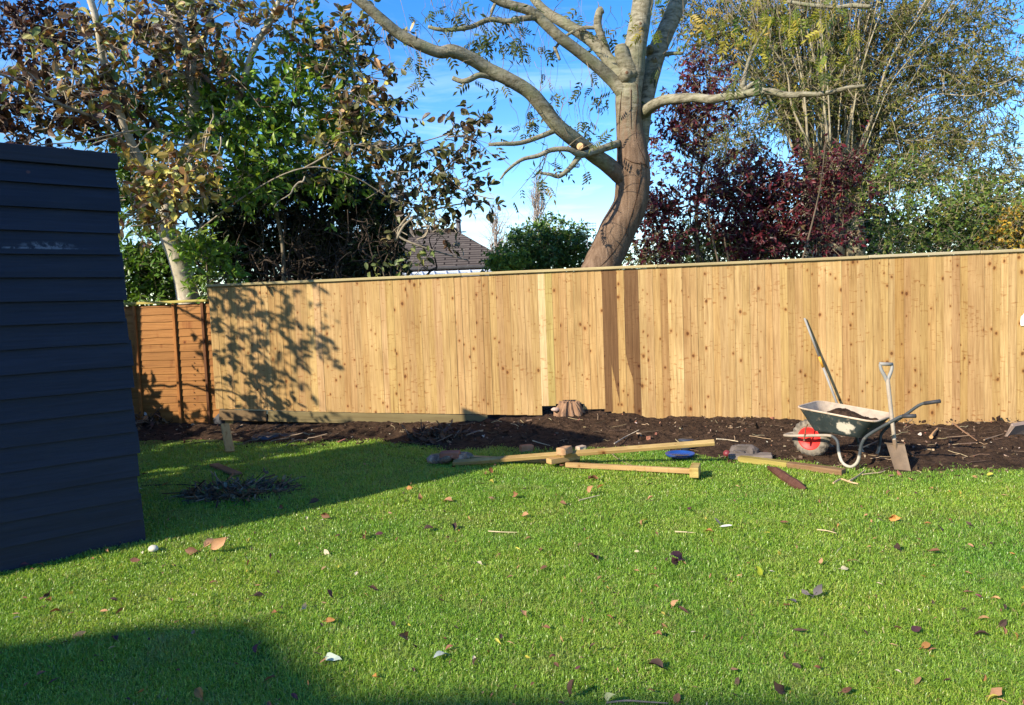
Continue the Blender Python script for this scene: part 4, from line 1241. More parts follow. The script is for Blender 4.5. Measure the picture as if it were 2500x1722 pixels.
lobes = [lobe(690, 420, 11.4, 180, 26, .7, 1.6), lobe(600, 440, 11.6, 110, 60, .4, 1.4), lobe(810, 460, 11.3, 90, 34, .6, 1.5), lobe(690, 540, 12.1, 210, 110, .3, 3.6), lobe(700, 600, 12.0, 230, 60, .3, 2.6), lobe(865, 520, 11.1, 50, 70, .5, 1.2), lobe(850, 590, 11.0, 60, 45, .4, 1.0), lobe(530, 560, 12.0, 90, 110, .3, 1.9), lobe(510, 480, 11.8, 90, 80, .3, 1.0)]
tw = MB(); lf = MB(); PT, L_ = shoots(rg, lobes, 2300, .30, .5, .4, .0, .1); twigs(tw, PT, .004, rg)
leaves_on(lf, rg, PT, 10, .10, T_SMALL + T_LAUREL[:1], hp, .7, .12, .25, .1)
part(tw, 'twigs', M_TWIG, hed); part(lf, 'leaves', leaf_mat('hedge_leaf', .4, .15, .4), hed)
# young light sprigs at its right foot
rg = np.random.default_rng(48)
spg = plant('shrub_sprig', 'thin shrub with pale rounded leaves poking above the fence beside the house', 'shrub', D(930, 650, 9.9))
mb = MB(); lf = MB()
for x, y in ((940, 580), (960, 575), (905, 600), (880, 615), (850, 600)):
    limb(mb, rg, D(900 + rg.normal() * 10, 660, 9.9), D(x, y, 9.8), .007, .003, .2, 6, 4)
pos = np.array([D(x + rg.normal() * 16, y + rg.normal() * 13, 9.8) for x, y in ((940, 580), (960, 575), (905, 600), (880, 615), (850, 600)) for _ in range(8)])
put_leaves(lf, pos, unit(rg.normal(size=pos.shape) + np.array([0, 0, .4])), unit(rg.normal(size=pos.shape) + np.array([0, -1, .4])), rg.uniform(.07, .12, len(pos)), T_BIG, pal_pick(rg, len(pos), [(2, (.14, .19, .05)), (2, (.22, .24, .07)), (2, (.06, .08, .025))]), rg)
part(mb, 'stems', M_TWIG, spg); part(lf, 'leaves', M_MAGLEAF, spg)

# ------------------------------------------------------------------ rounded evergreen bush by the ash trunk
rg = np.random.default_rng(51)
bus = plant('evergreen_bush', 'rounded dense evergreen bush beside the leaning ash trunk', 'shrub', D(1240, 650, 13.8))
lobes = [lobe(1240, 570, 13.8, 95, 65, .7, 3), lobe(1180, 590, 13.6, 70, 50, .5, 1.6), lobe(1300, 580, 13.9, 60, 55, .5, 1.4), lobe(1235, 530, 13.9, 60, 40, .5, 1.0), lobe(1140, 610, 13.5, 40, 30, .35, .7)]
mb = MB(); t1 = catmull([D(1240, 760, 13.8), D(1238, 640, 13.8), D(1240, 540, 13.8)], 4); tube(mb, t1, np.linspace(.08, .02, len(t1)), 7); skeleton(mb, rg, t1, lobes, .025, 5)
part(mb, 'stems', M_TWIG, bus)
tw = MB(); lf = MB(); PT, L_ = shoots(rg, lobes, 1150, .2, .6, .35, .45, .15); twigs(tw, PT, .004, rg)
leaves_on(lf, rg, PT, 9, .07, T_SMALL, [(4, (.06, .125, .024)), (3, (.095, .18, .03)), (2, (.17, .25, .04))], .8, .15, .25, .2)
PT, L_ = shoots(rg, [lobe(1150, 600, 13.2, 45, 32, .25)], 150, .18, .6, .3, .4); leaves_on(lf, rg, PT, 9, .07, T_SMALL, [(4, (.26, .33, .04)), (3, (.17, .26, .04))])
part(tw, 'twigs', M_TWIG, bus); part(lf, 'leaves', leaf_mat('bush_leaf', .4, .25, .4), bus)

# ------------------------------------------------------------------ purple leaved tree
rg = np.random.default_rng(57)
pur = plant('purple_smoke_tree', 'deep red purple leaved tree right of the leaning ash', 'tree', D(1680, 640, 11.6))
mb = MB()
stems = []
for k in range(9):
    x = 1560 + k * 42 + rg.normal() * 8; dd = 11.6 + rg.normal() * .3
    q = catmull([D(x + (1690 - x) * .5, 720, dd), D(x + (1690 - x) * .25, 600, dd), D(x, rg.uniform(420, 520), dd), D(x + (x - 1690) * .15 + rg.normal() * 20, rg.uniform(250, 380), dd)], 5)
    tube(mb, q, np.linspace(.022, .006, len(q)), 7, wob=.1); stems.append(q)
q = catmull([D(1580, 600, 11.6), D(1575, 500, 11.6), D(1590, 350, 11.5), D(1600, 220, 11.4), D(1595, 110, 11.4)], 5); tube(mb, q, np.linspace(.035, .006, len(q)), 6, wob=.1); stems.append(q)
lobes = [lobe(1600, 440, 11.4, 150, 85, .6), lobe(1830, 440, 11.5, 125, 90, .6), lobe(1700, 400, 11.6, 120, 60, .6), lobe(1540, 330, 11.4, 85, 70, .5), lobe(1590, 250, 11.4, 105, 65, .5), lobe(1600, 170, 11.4, 70, 60, .35), lobe(1545, 240, 11.3, 60, 55, .3), lobe(1860, 540, 11.4, 90, 50, .5), lobe(1720, 540, 11.5, 120, 55, .5, .8), lobe(1720, 470, 11.6, 200, 80, .5, 1.4), lobe(1500, 560, 11.3, 60, 50, .4, .25), lobe(1900, 370, 11.5, 60, 45, .4), lobe(1485, 480, 11.4, 45, 55, .3, .4)]
skeleton(mb, rg, np.concatenate(stems), lobes, .015, 8, .5)
part(mb, 'stems', bark_mat('smoke_tree_bark', (.06, .045, .03), (.15, .115, .08), scale=20), pur, smooth=True)
tw = MB(); lf = MB(); PT, L_ = shoots(rg, lobes, 1550, .32, .5, .3, .0, .1); twigs(tw, PT, .0045, rg)
leaves_on(lf, rg, PT, 10, .075, T_SMALL, [(5, (.070, .012, .018)), (4, (.11, .017, .023)), (1, (.18, .026, .030)), (2, (.04, .011, .016)), (1.5, (.13, .10, .045))], .8, .2, .25, .15)
part(tw, 'twigs', M_TWIG, pur); part(lf, 'leaves', leaf_mat('purple_leaf', .42, .3, .4, (1.3, .6, .6)), pur)

# ------------------------------------------------------------------ pollard with many upright poles
rg = np.random.default_rng(61)
pol = plant('pollard_willow', 'tall pollarded tree with many bare upright poles at the right', 'tree', D(1890, 640, 14.0))
mb = MB(); M_POLE = bark_mat('pole_bark', (.17, .14, .085), (.40, .34, .23), (.26, .235, .14), 16, .4, .3)
for x0, x1 in ((1890, 1885), (1850, 1835), (1935, 1930)):
    q = catmull([D(x0, 760, 14), D(x0, 600, 14), D(x1, 450, 14), D(x1, 345, 14)], 5); tube(mb, q, np.linspace(.22, .14, len(q)), 10, wob=.15)
for k in range(5):
    lump(mb, D(1830 + k * 28, 340 + 12 * (k % 2), 13.95), .42, .4, .34, k, 2, .5)
part(mb, 'trunk', M_POLE, pol, smooth=True)
mbp = MB(); tw = MB(); lf = MB(); allP = []
for k in range(110):
    x0 = rg.uniform(1800, 1960); fan = (x0 - 1880) * rg.uniform(1.0, 3.4) + rg.normal() * 35
    y1 = rg.uniform(-420, -40)
    dd = 14 + rg.normal() * .45
    a = D(x0, 335 + rg.normal() * 14, dd); mid = D(x0 + fan * .32, 170 + rg.normal() * 15, dd); e = D(x0 + fan * 1.25, y1, dd + rg.normal() * .6)
    q = catmull([a, (a + mid) / 2 + rg.normal(size=3) * .04, mid, (mid + e) / 2 + rg.normal(size=3) * .10, e], 4)
    r1 = rg.uniform(.010, .030)
    tube(mbp, q, np.linspace(r1, .006, len(q)), 6, wob=.06); allP.append(q)
for k in range(15):       # poles that lean over to the left
    a = D(rg.uniform(1800, 1850), 330, 14); e = D(rg.uniform(1480, 1720), rg.uniform(-200, 120), 14 + rg.normal() * .5)
    q = catmull([a, a + (e - a) * .4 + np.array([0, 0, .35]), e], 6); tube(mbp, q, np.linspace(.026, .006, len(q)), 5, wob=.06); allP.append(q)
for k in range(34):       # arching to the right
    a = D(rg.uniform(1900, 1970), rg.uniform(330, 520), 14); e = D(rg.uniform(2050, 2420), rg.uniform(20, 480), 14 + rg.normal() * .7)
    q = catmull([a, a + (e - a) * .35 + np.array([0, 0, .30 + .3 * rg.random()]), a + (e - a) * .7 + np.array([0, 0, .2 * rg.random()]), e], 5); tube(mbp, q, np.linspace(rg.uniform(.014, .034), .004, len(q)), 5, wob=.06); allP.append(q)
part(mbp, 'poles', M_POLE, pol, smooth=True)
PT = []
for q in allP:
    for _ in range(17):
        i = rg.integers(len(q) // 4, len(q)); d = unit(rg.normal(size=3) + np.array([0, 0, .55])); L = rg.uniform(.25, .8)
        t = np.linspace(0, 1, 4)[:, None]; PT.append(q[i] + d * L * t + (rg.normal(size=3) * .25 - np.array([0, 0, .15])) * L * t ** 2)
PT = np.array(PT); twigs(tw, PT, .0062, rg)
pp_ = [(3, (.17, .172, .036)), (4, (.105, .128, .028)), (2, (.26, .225, .05)), (2, (.06, .08, .022))]
sel = PT[rg.random(len(PT)) < .8]
leaves_on(lf, rg, sel, 8, .092, T_SLIM, pp_, .7, .3)
lobes = [lobe(1880, 130, 14.3, 240, 130, .5, 1.6), lobe(2000, 280, 13.7, 120, 80, .5), lobe(2180, 330, 13.6, 140, 110, .9), lobe(2100, 170, 13.8, 150, 90, .9), lobe(2230, 180, 13.6, 100, 120, .8), lobe(1760, 60, 13.7, 180, 80, .8), lobe(2000, 60, 13.8, 170, 80, .8), lobe(1620, 90, 13.6, 110, 80, .6), lobe(1560, 30, 13.6, 90, 60, .6), lobe(2080, 380, 13.5, 110, 80, .6), lobe(2280, 420, 13.6, 90, 90, .6), lobe(2190, 50, 13.9, 160, 80, .8)]
lobes += [lobe(1700, 200, 13.5, 130, 90, .6), lobe(1900, 230, 13.4, 150, 70, .4), lobe(1780, 260, 13.4, 120, 60, .4), lobe(1640, 330, 13.8, 120, 90, .5, .8), lobe(1900, 400, 13.4, 90, 50, .4, .6)]
PT, L_ = shoots(rg, lobes, 4200, .5, .4, .2, .0, .2); twigs(tw, PT, .006, rg); leaves_on(lf, rg, PT, 8, .092, T_SLIM, pp_, .7, .3)
part(tw, 'twigs', bark_mat('pole_twig', (.15, .12, .07), (.31, .26, .165), scale=20), pol); part(lf, 'leaves', leaf_mat('willow_leaf', .5, .35), pol)

# ------------------------------------------------------------------ green and yellow shrubs on the right
def shrub(name, label, seed, lobes, n_, L, per, sz, tp, pal, base, stemcol=((.16, .13, .09), (.34, .29, .21)), nst=7, up=.3, shell=.2, cat='shrub', grp=None):
    rg = np.random.default_rng(seed)
    o_ = plant(name, label, cat, base, grp); b_ = np.array([base[0], base[1], 0.0])
    mb = MB(); st = []
    for k in range(nst):
        c, R, w = lobes[k % len(lobes)]
        p = limb(mb, rg, b_ + np.array([rg.normal() * .2, rg.normal() * .1, 0]), c + rg.normal(size=3) * R * .3, rg.uniform(.010, .022), .006, .25, 8, 6); st.append(p)
    skeleton(mb, rg, np.concatenate(st), lobes, .012, 8, .6)
    part(mb, 'stems', bark_mat(name + '_bark', *stemcol, scale=20), o_, smooth=True)
    tw = MB(); lf = MB(); PT, L_ = shoots(rg, lobes, n_, L, .5, up, shell, .15); twigs(tw, PT, .0045, rg)
    leaves_on(lf, rg, PT, per, sz, tp, pal, .75, .2)
    part(tw, 'twigs', bark_mat(name + '_twig', *stemcol, scale=20), o_); part(lf, 'leaves', leaf_mat(name + '_leaf', .45, .32), o_)
    return o_


gp = [(4, (.085, .140, .026)), (3, (.13, .20, .036)), (2, (.22, .24, .05)), (1, (.05, .085, .02))]
shrub('green_shrub', 'loose green shrub with arching pale twigs above the right end of the fence', 71,
      [lobe(2080, 500, 12.4, 130, 80, .7), lobe(2200, 470, 12.5, 110, 80, .7), lobe(2030, 410, 12.6, 80, 50, .5), lobe(2150, 560, 12.2, 150, 40, .5), lobe(2010, 560, 12.0, 80, 40, .4), lobe(2260, 560, 12.3, 90, 40, .4)], 900, .36, 8, .072, T_SMALL, gp, D(2120, 700, 12.4), ((.19, .155, .095), (.36, .30, .2)), 12)
shrub('yellow_shrub', 'yellow orange autumn shrub at the far right above the fence', 72,
      [lobe(2290, 510, 11.9, 50, 50, .4), lobe(2330, 560, 11.8, 70, 50, .4), lobe(2250, 560, 11.9, 35, 28, .3)], 330, .24, 9, .06, T_SMALL, [(3, (.42, .25, .03)), (3, (.50, .33, .05)), (2, (.20, .20, .04)), (2, (.09, .12, .03))], D(2310, 700, 11.9), nst=5)
shrub('mixed_undergrowth', 'low olive and yellow shrub between the ash trunk and the purple tree', 73,
      [lobe(1540, 545, 12.0, 80, 40, .4), lobe(1470, 575, 11.9, 50, 28, .3), lobe(1430, 598, 11.9, 50, 22, .3), lobe(1640, 565, 12.1, 80, 35, .4), lobe(1760, 570, 12.2, 90, 30, .4)], 420, .26, 8, .055, T_SMALL, [(3, (.09, .12, .03)), (2, (.20, .19, .04)), (1, (.32, .25, .05)), (2, (.05, .07, .02))], D(1560, 700, 12.0), nst=6)
shrub('dark_hedge', 'deep green backdrop hedge low behind the purple tree and the poles', 74,
      [lobe(1700, 560, 16, 190, 60, .6, 3), lobe(1950, 540, 16.2, 190, 90, .6, 4), lobe(2200, 530, 16, 190, 100, .6, 4), lobe(2370, 520, 16, 100, 110, .6, 2), lobe(1560, 590, 15.8, 110, 40, .5, 1), lobe(1900, 440, 16.4, 120, 60, .5, 1.5)], 1500, .4, 9, .12, T_SMALL, [(4, (.03, .055, .016)), (3, (.05, .08, .02)), (1, (.09, .11, .03))], D(1950, 700, 16), nst=12, cat='hedge')
# bare thin trees far off
def bare_tree(label, x, ybase, ytop, wpx, d, seed, name='bare_tree', col=((.22, .17, .13), (.36, .30, .25))):
    rg = np.random.default_rng(seed)
    o_ = plant(name, label, 'tree', D(x, ybase, d)); mb = MB()
    top = D(x, ytop, d); base = np.array(o_.location); H_ = top[2]
    p = limb(mb, rg, base, top, .14 * d / 40, .02 * d / 40, .05, 10, 6)
    k = 1.079 * d / F
    tw = MB(); PT = []
    for i in range(64):
        f = rg.uniform(.35, .98); s = p[int(f * (len(p) - 1))]
        e = s + np.array([rg.normal() * wpx * k * .42 * (1.15 - f), rg.normal() * wpx * k * .4 * (1.15 - f), rg.uniform(.08, .25) * H_])
        q = limb(mb, rg, s, e, .035 * d / 40, .010 * d / 40, .2, 6, 4)
        for _ in range(6):
            a = q[rg.integers(4, len(q))]; t = np.linspace(0, 1, 4)[:, None]
            PT.append(a + unit(rg.normal(size=3) + np.array([0, 0, .8])) * rg.uniform(.4, 1.1) * d / 40 * t)
    twigs(tw, np.array(PT), .011 * d / 40, rg)
    part(mb, 'trunk', bark_mat(name + '_bark', *col), o_); part(tw, 'twigs', bark_mat(name + '_twig', *col), o_)


bare_tree('bare winter tree far away beyond the rounded evergreen bush', 1215, 640, 432, 90, 42, 81)
bare_tree('faint bare tree far away above the dark hedge', 905, 640, 420, 60, 48, 82)
bare_tree('bare twiggy tree beside the bungalow roof end', 1125, 640, 500, 70, 36, 83)

# ------------------------------------------------------------------ bungalow beyond
HD = 27.0
m, nt, b, out = newmat('roof_tiles')
uv = attr(nt, 'uvw', 'Vector')
br = nd(nt, 'ShaderNodeTexBrick', {'Vector': uv, 'Scale': 1.0, 'Color1': (.078, .063, .052, 1), 'Color2': (.125, .103, .086, 1), 'Mortar': (.018, .014, .012, 1), 'Mortar Size': .03, 'Brick Width': .9, 'Row Height': .22, 'Bias': 0.0})
nl = noise(nt, uv, 6, 6, .7)
c = mixc(nt, ramp(nt, nl, [(.62, 0.), (.70, .8)]), br.outputs[0], (.40, .38, .34))
setc(nt, b, c, .9, br.outputs[1], -.6, .05, spec=.1); M_TILE = m
m, nt, b, out = newmat('red_brick')
uv = attr(nt, 'uvw', 'Vector')
br = nd(nt, 'ShaderNodeTexBrick', {'Vector': uv, 'Scale': 1.0, 'Color1': (.40, .17, .11, 1), 'Color2': (.52, .25, .17, 1), 'Mortar': (.45, .40, .34, 1), 'Mortar Size': .012, 'Brick Width': .225, 'Row Height': .075})
setc(nt, b, br.outputs[0], .9, spec=.1); M_BRICK = m
M_WHITE = plain('white_upvc', (.50, .54, .57), .4, .4, .05)
M_GLASS = plain('pale_roof_panel', (.30, .38, .47), .15, .6, .1, 2)
hb = D(1000, 640, HD)
bung = empty('bungalow', (hb[0], hb[1], 0), 'brick bungalow with brown tiled roof beyond the fence', 'house')
def quad(mb, pts, uvs=None, col=None):
    mb.add(pts, [tuple(range(len(pts)))], col, uvs)
e1, e2 = D(780, 612, HD), D(1168, 600, HD); r1, r2 = D(800, 529, HD + 3.2), D(1036, 527, HD + 3.2)
eh = (e1[2] + e2[2]) / 2; e1[2] = e2[2] = eh; rh = (r1[2] + r2[2]) / 2 ; r1[2] = r2[2] = rh
L_ = e2[0] - e1[0]
bk = np.array([0, 6.4, 0])
mb = MB(); sl = math.hypot(3.2, rh - eh)
quad(mb, [e1, e2, r2, r1], [(0, 0, 0), (L_, 0, 0), (r2[0] - e1[0], sl, 0), (r1[0] - e1[0], sl, 0)])
quad(mb, [e2, e2 + bk, r2], [(0, 0, 0), (6.4, 0, 0), (3.2, sl, 0)])
quad(mb, [e2 + bk, e1 + bk, r1, r2], [(0, 0, 0), (L_, 0, 0), (L_, sl, 0), (0, sl, 0)])
quad(mb, [e1 + bk, e1, r1], [(0, 0, 0), (6.4, 0, 0), (3.2, sl, 0)])
rf = part(mb, 'roof', M_TILE, bung)
mb = MB(); tube(mb, np.linspace(r1, r2, 12) + np.array([0, 0, .03]), .11, 8); sub(mb, 'ridge_tiles', M_TILE, rf, bung)
mb = MB(); w1, w2 = e1 + np.array([.3, .35, -.06]), e2 + np.array([-.3, .35, -.06])
zf = lambda p, z: np.array([p[0], p[1], z])
for a, b_ in ((w1, w2), (w2, w2 + bk * .9), (w2 + bk * .9, w1 + bk * .9), (w1 + bk * .9, w1)):
    l_ = np.linalg.norm(b_ - a); quad(mb, [zf(a, -.2), zf(b_, -.2), b_, a], [(0, 0, 0), (l_, 0, 0), (l_, eh + .2, 0), (0, eh + .2, 0)])
part(mb, 'wall', M_BRICK, bung)
mb = MB(); tube(mb, [e1 + np.array([0, -.05, -.03]), e2 + np.array([0, -.05, -.03])], .06, 8); part(mb, 'gutter', plain('dark_gutter', (.05, .045, .04)), bung)
for f_, wz in ((.25, 1.2), (.72, 1.2)):
    c_ = w1 + (w2 - w1) * f_; mb = MB(); box(mb, (c_[0], c_[1] - .03, 1.5), 1.5, .08, 1.2, bev=.01); fr = part(mb, 'window', M_WHITE, bung)
    mb = MB(); box(mb, (c_[0], c_[1] - .075, 1.5), 1.34, .02, 1.04); sub(mb, 'pane', plain('window_glass', (.04, .05, .06), .08, .6), fr, bung)
# lean-to conservatory roof
c1, c2 = D(905, 634, HD - 3.2), D(1118, 624, HD - 3.2); d1, d2 = D(900, 620, HD - .1), D(1118, 612, HD - .1)
mb = MB(); quad(mb, [c1, c2, d2, d1]); quad(mb, [c1 - np.array([0, 0, .05]), d1 - np.array([0, 0, .05]), d2 - np.array([0, 0, .05]), c2 - np.array([0, 0, .05])])
quad(mb, [zf(c1, -.2), zf(c2, -.2), c2 - np.array([0, 0, .05]), c1 - np.array([0, 0, .05])])
con = part(mb, 'lean_to', M_GLASS, bung)
mb = MB()
for f_ in np.linspace(0, 1, 9):
    tube(mb, [c1 + (c2 - c1) * f_ + np.array([0, 0, .03]), d1 + (d2 - d1) * f_ + np.array([0, 0, .03])], .035, 5)
tube(mb, [c1, c2], .07, 6); tube(mb, [d1, d2], .05, 6)
sub(mb, 'glazing_bars', M_WHITE, con, bung)
mb = MB(); q = D(1038, 525, HD + 3.2); tube(mb, [q + np.array([0, 0, -.3]), q, q + np.array([0, 0, .42])], [.11, .11, .09], 8); tube(mb, [q + np.array([0, 0, .42]), q + np.array([0, 0, .5])], [.15, .12], 8)
part(mb, 'flue', plain('grey_flue', (.12, .11, .11)), bung)
# second brick gable seen through the hedge
hb2 = D(880, 640, 21)
g2 = empty('brick_house', (hb2[0], hb2[1], 0), 'brick gable corner with white bargeboard glimpsed through the dark hedge', 'house')
mb = MB(); a, b_, c_ = D(862, 640, 21), D(902, 640, 21), D(885, 586, 21)
za = D(862, 606, 21)[2]; zb_ = c_[2]
bk2 = np.array([-1.5, 5, 0]); lft = np.array([-.15, .1, 0])
quad(mb, [zf(a + lft, -.2), zf(b_, -.2), zf(b_, za), zf(c_, zb_), zf(a + lft, zb_)], [(0, 0, 0), (3.6, 0, 0), (3.6, za, 0), (3.3, zb_, 0), (0, zb_, 0)])
quad(mb, [zf(b_, -.2), zf(b_ + bk2, -.2), zf(b_ + bk2, za), zf(b_, za)], [(0, 0, 0), (5, 0, 0), (5, za, 0), (0, za, 0)])
part(mb, 'wall', M_BRICK, g2)
mb = MB(); beam(mb, zf(b_, za) + np.array([.1, -.05, .0]), zf(c_, zb_) + np.array([-.05, -.05, .08]), .05, .14); part(mb, 'bargeboard', M_WHITE, g2)
mb = MB(); quad(mb, [zf(b_, za) + np.array([.1, -.05, .06]), zf(b_ + bk2, za) + np.array([.1, 0, .06]), zf(c_ + bk2, zb_) + np.array([0, 0, .1]), zf(c_, zb_) + np.array([0, -.05, .1])]); quad(mb, [zf(c_, zb_) + np.array([0, -.05, .1]), zf(c_ + bk2, zb_ + .1), zf(a + lft + bk2, zb_ + .1), zf(a + lft, zb_ + .1)])
part(mb, 'roof', M_TILE, g2)
# television aerial far off
q = D(1328, 512, 34); aer = empty('tv_aerial', (q[0], q[1], 0), 'thin television aerial on a mast far behind the rounded bush', 'aerial')
M_MET = plain('grey_metal', (.22, .22, .23), .5, .4, .1)
mb = MB(); tube(mb, [zf(q, 0), zf(q, q[2] + .1)], .03, 6); part(mb, 'mast', M_MET, aer)
mb = MB()
for dz in (-.12, .0, .12): tube(mb, [q + np.array([-.42, 0, dz]), q + np.array([.42, 0, dz])], .016, 4)
for dx in np.linspace(-.4, .4, 7): tube(mb, [q + np.array([dx, 0, -.14]), q + np.array([dx, 0, .14])], .011, 4)
part(mb, 'element_grid', M_MET, aer)

# ------------------------------------------------------------------ unseen house added behind the viewer, outline shaped to cast the near lawn shadow
ax = np.array([math.sin(SUN_AZ), math.cos(SUN_AZ), 0]); ce = np.array([math.cos(SUN_AZ), -math.sin(SUN_AZ), 0]); tE = math.tan(SUN_EL)
def shadow_top(px, py):
    g_ = G(px, py); return float(g_ @ ce), float(g_ @ ax)
hA = [shadow_top(*q) for q in ((0, 1580), (400, 1528), (640, 1525), (860, 1700), (1150, 1704), (1600, 1712), (2050, 1719))]
LB_ = 12.0
hs_ = empty('house', ax * -LB_, 'unseen brick house added behind the viewpoint to shade the near lawn', 'house')
mb = MB(); prof = [(hA[0][0] - 5.0, (hA[0][1] - 1.6 + LB_) * tE)] + [(c_, (a_ + LB_) * tE) for c_, a_ in hA] + [(hA[-1][0] + 1.2, (hA[-1][1] - 1.0 + LB_) * tE), (hA[-1][0] + 3.4, (hA[-1][1] - 2.6 + LB_) * tE)]
base = ax * -LB_
fr_ = [base + ce * c_ + np.array([0, 0, z]) for c_, z in prof]; bk_ = [q - ax * 6 for q in fr_]
n_ = len(prof)
lo_ = [zf(fr_[0], 0), zf(fr_[-1], 0)]
mb.add([lo_[0]] + fr_ + [lo_[1]], [tuple(range(n_ + 2))[::-1]], None, [(0, 0, 0)] + [(c_ + 9, z, 0) for c_, z in prof] + [(9, 0, 0)])
lob = [q - ax * 6 for q in lo_]; mb.add([lob[0]] + bk_ + [lob[1]], [tuple(range(n_ + 2))])
mb.add([lo_[0], fr_[0], bk_[0], lob[0]], [(0, 1, 2, 3)]); mb.add([lo_[1], fr_[-1], bk_[-1], lob[1]], [(3, 2, 1, 0)])
part(mb, 'wall', M_BRICK, hs_)
mb = MB()
for k in range(n_ - 1):
    u_ = np.array([0, 0, .012]); mb.add([fr_[k] + ax * .02 + u_, fr_[k + 1] + ax * .02 + u_, bk_[k + 1] + u_, bk_[k] + u_], [(0, 1, 2, 3)], None, [(0, 0, 0), (0, 2, 0), (6, 2, 0), (6, 0, 0)])
part(mb, 'roof', M_TILE, hs_)


# ------------------------------------------------------------------ wheelbarrow
Z1 = lambda x, y: (1850 + x / 3.547, 750 + y / 3.547)
Q2 = lambda x, y, h=0.0: G(1000 + x / 2.726, 900 + y / 2.726, h)
Q5 = lambda x, y, h=0.0: G(280 + x / 2.28, 600 + y / 2.28, h)
WB = np.array([2.748, 6.734, 0.0]); th = rad(-46)
bA = np.array([math.cos(th), math.sin(th), 0]); bB = np.array([-math.sin(th), math.cos(th), 0])
LBW = lambda x, y, z: WB + bA * x + bB * y + np.array([0, 0, z])
bar = empty('wheelbarrow', WB, 'muddy dark green wheelbarrow with a red wheel hub standing on the soil edge', 'wheelbarrow')
m, nt, b, out = newmat('barrow_paint')
oc = objco(nt); n = noise(nt, oc, 16, 7, .65); n2 = noise(nt, oc, 7, 6, .6, .5)
c = attr(nt, 'col')
c = mixc(nt, 1.0, c, ramp(nt, n2, [(.3, .7), (.7, 1.25)]), 'MULTIPLY')
c = mixc(nt, ramp(nt, n, [(.58, 0.), (.68, .75)]), c, (.20, .165, .12))
for (x, y, z, r_) in ((.34, -.225, .335, .062), (.40, -.225, .345, .05), (.37, -.21, .30, .045)):
    q = LBW(x, y, z) - WB
    dv = nd(nt, 'ShaderNodeVectorMath', {0: oc, 1: tuple(q)}, operation='DISTANCE').outputs['Value']
    f_ = mth(nt, 'ADD', dv, mth(nt, 'MULTIPLY', mth(nt, 'SUBTRACT', noise(nt, oc, 30, 5, .7), .5), .07))
    c = mixc(nt, ramp(nt, f_, [(r_ - .012, .92), (r_, 0.)]), c, (.56, .50, .40))
setc(nt, b, c, .6, n, .3, .006, spec=.3); M_BAR = m


def rrect(x0, x1, hy, rc, z0, z1, n=9):
    P_ = []
    for cx, cy, a0 in ((x1 - rc, hy - rc, 0), (x0 + rc, hy - rc, 90), (x0 + rc, -hy + rc, 180), (x1 - rc, -hy + rc, 270)):
        for a in np.linspace(a0, a0 + 90, n):
            x = cx + rc * math.cos(rad(a)); y = cy + rc * math.sin(rad(a))
            P_.append((x, y, z0 + (z1 - z0) * (x - x0) / (x1 - x0)))
    return P_


rings = [rrect(.05, .475, .155, .05, .278, .25), rrect(.042, .485, .17, .065, .295, .265), rrect(.00, .54, .205, .08, .375, .33), rrect(-.058, .622, .25, .09, .492, .415)]
inner = [[(x * .985 + .004, y * .975, z + .006) for x, y, z in r_] for r_ in rings]
def loft(mb, rs, col, flip=False, capfirst=True):
    V = np.array([LBW(*q) for r_ in rs for q in r_]); k = len(rs[0]); fs = []
    for a in range(len(rs) - 1):
        for i in range(k):
            q = (a * k + i, a * k + (i + 1) % k, (a + 1) * k + (i + 1) % k, (a + 1) * k + i); fs.append(q[::-1] if flip else q)
    if capfirst: fs.append(tuple(range(k)) if flip else tuple(range(k))[::-1])
    mb.add(V, fs, col)
mb = MB(); loft(mb, rings, (.030, .040, .040)); loft(mb, inner, (.31, .245, .18), True)
rim = np.array([LBW(*q) for q in rings[-1]] + [LBW(*rings[-1][0])])
tube(mb, rim, .0085, 7, col=(.46, .35, .25), cap=False)
part(mb, 'tray', M_BAR, bar, smooth=False)
near = [(-.265, 0, .185), (-.245, -.07, .19), (-.15, -.115, .203), (.0, -.135, .222), (.196, -.175, .250), (.262, -.19, .240), (.297, -.2, .20), (.312, -.22, .128), (.350, -.24, .040), (.421, -.25, .012), (.479, -.25, .058), (.503, -.25, .146), (.518, -.25, .222), (.572, -.25, .302), (.766, -.25, .440), (.84, -.25, .484), (.936, -.25, .494)]
far = [(-.245, .07, .19), (-.15, .115, .203), (.0, .135, .222), (.196, .175, .250), (.262, .19, .240), (.297, .2, .20), (.312, .22, .128), (.350, .24, .040), (.421, .25, .012), (.465, .25, .058), (.485, .25, .146), (.50, .25, .232), (.572, .25, .315), (.711, .25, .428), (.831, .25, .523), (.97, .25, .557)]
path = catmull([LBW(*q) for q in far[::-1] + near], 5)
cz = path[:, 2]; colr = np.where((cz < .12)[:, None], np.array([[.36, .32, .25]]), np.array([[.045, .052, .055]]))
front = ((path - WB) @ bA < .24); colr[front] = (.30, .25, .19)
mb = MB(); tube(mb, path, .0135, 10, col=colr); part(mb, 'frame', M_BAR, bar, smooth=True)
mb = MB()
for y in (-.25, .25):
    a = (.84, y, .484) if y < 0 else (.85, y, .53); e = (.94, y, .494) if y < 0 else (.975, y, .558)
    tube(mb, [LBW(*a), LBW(*e)], .0165, 10)
    part(mb, 'grip', plain('black_rubber', (.035, .036, .04), .6, .3, .3), bar, smooth=True); mb = MB()
mb = MB(); tube(mb, [LBW(-.03, -.145, .178), LBW(-.03, .145, .178)], .009, 8)
tube(mb, [LBW(-.03, -.14, .185), LBW(.0, -.165, .30), LBW(.02, -.17, .335)], .006, 6); tube(mb, [LBW(-.03, .14, .185), LBW(.0, .165, .30), LBW(.02, .17, .335)], .006, 6)
part(mb, 'axle_bracket', plain('rusty_bar', (.16, .085, .05), .8, .2, .4, 20), bar)
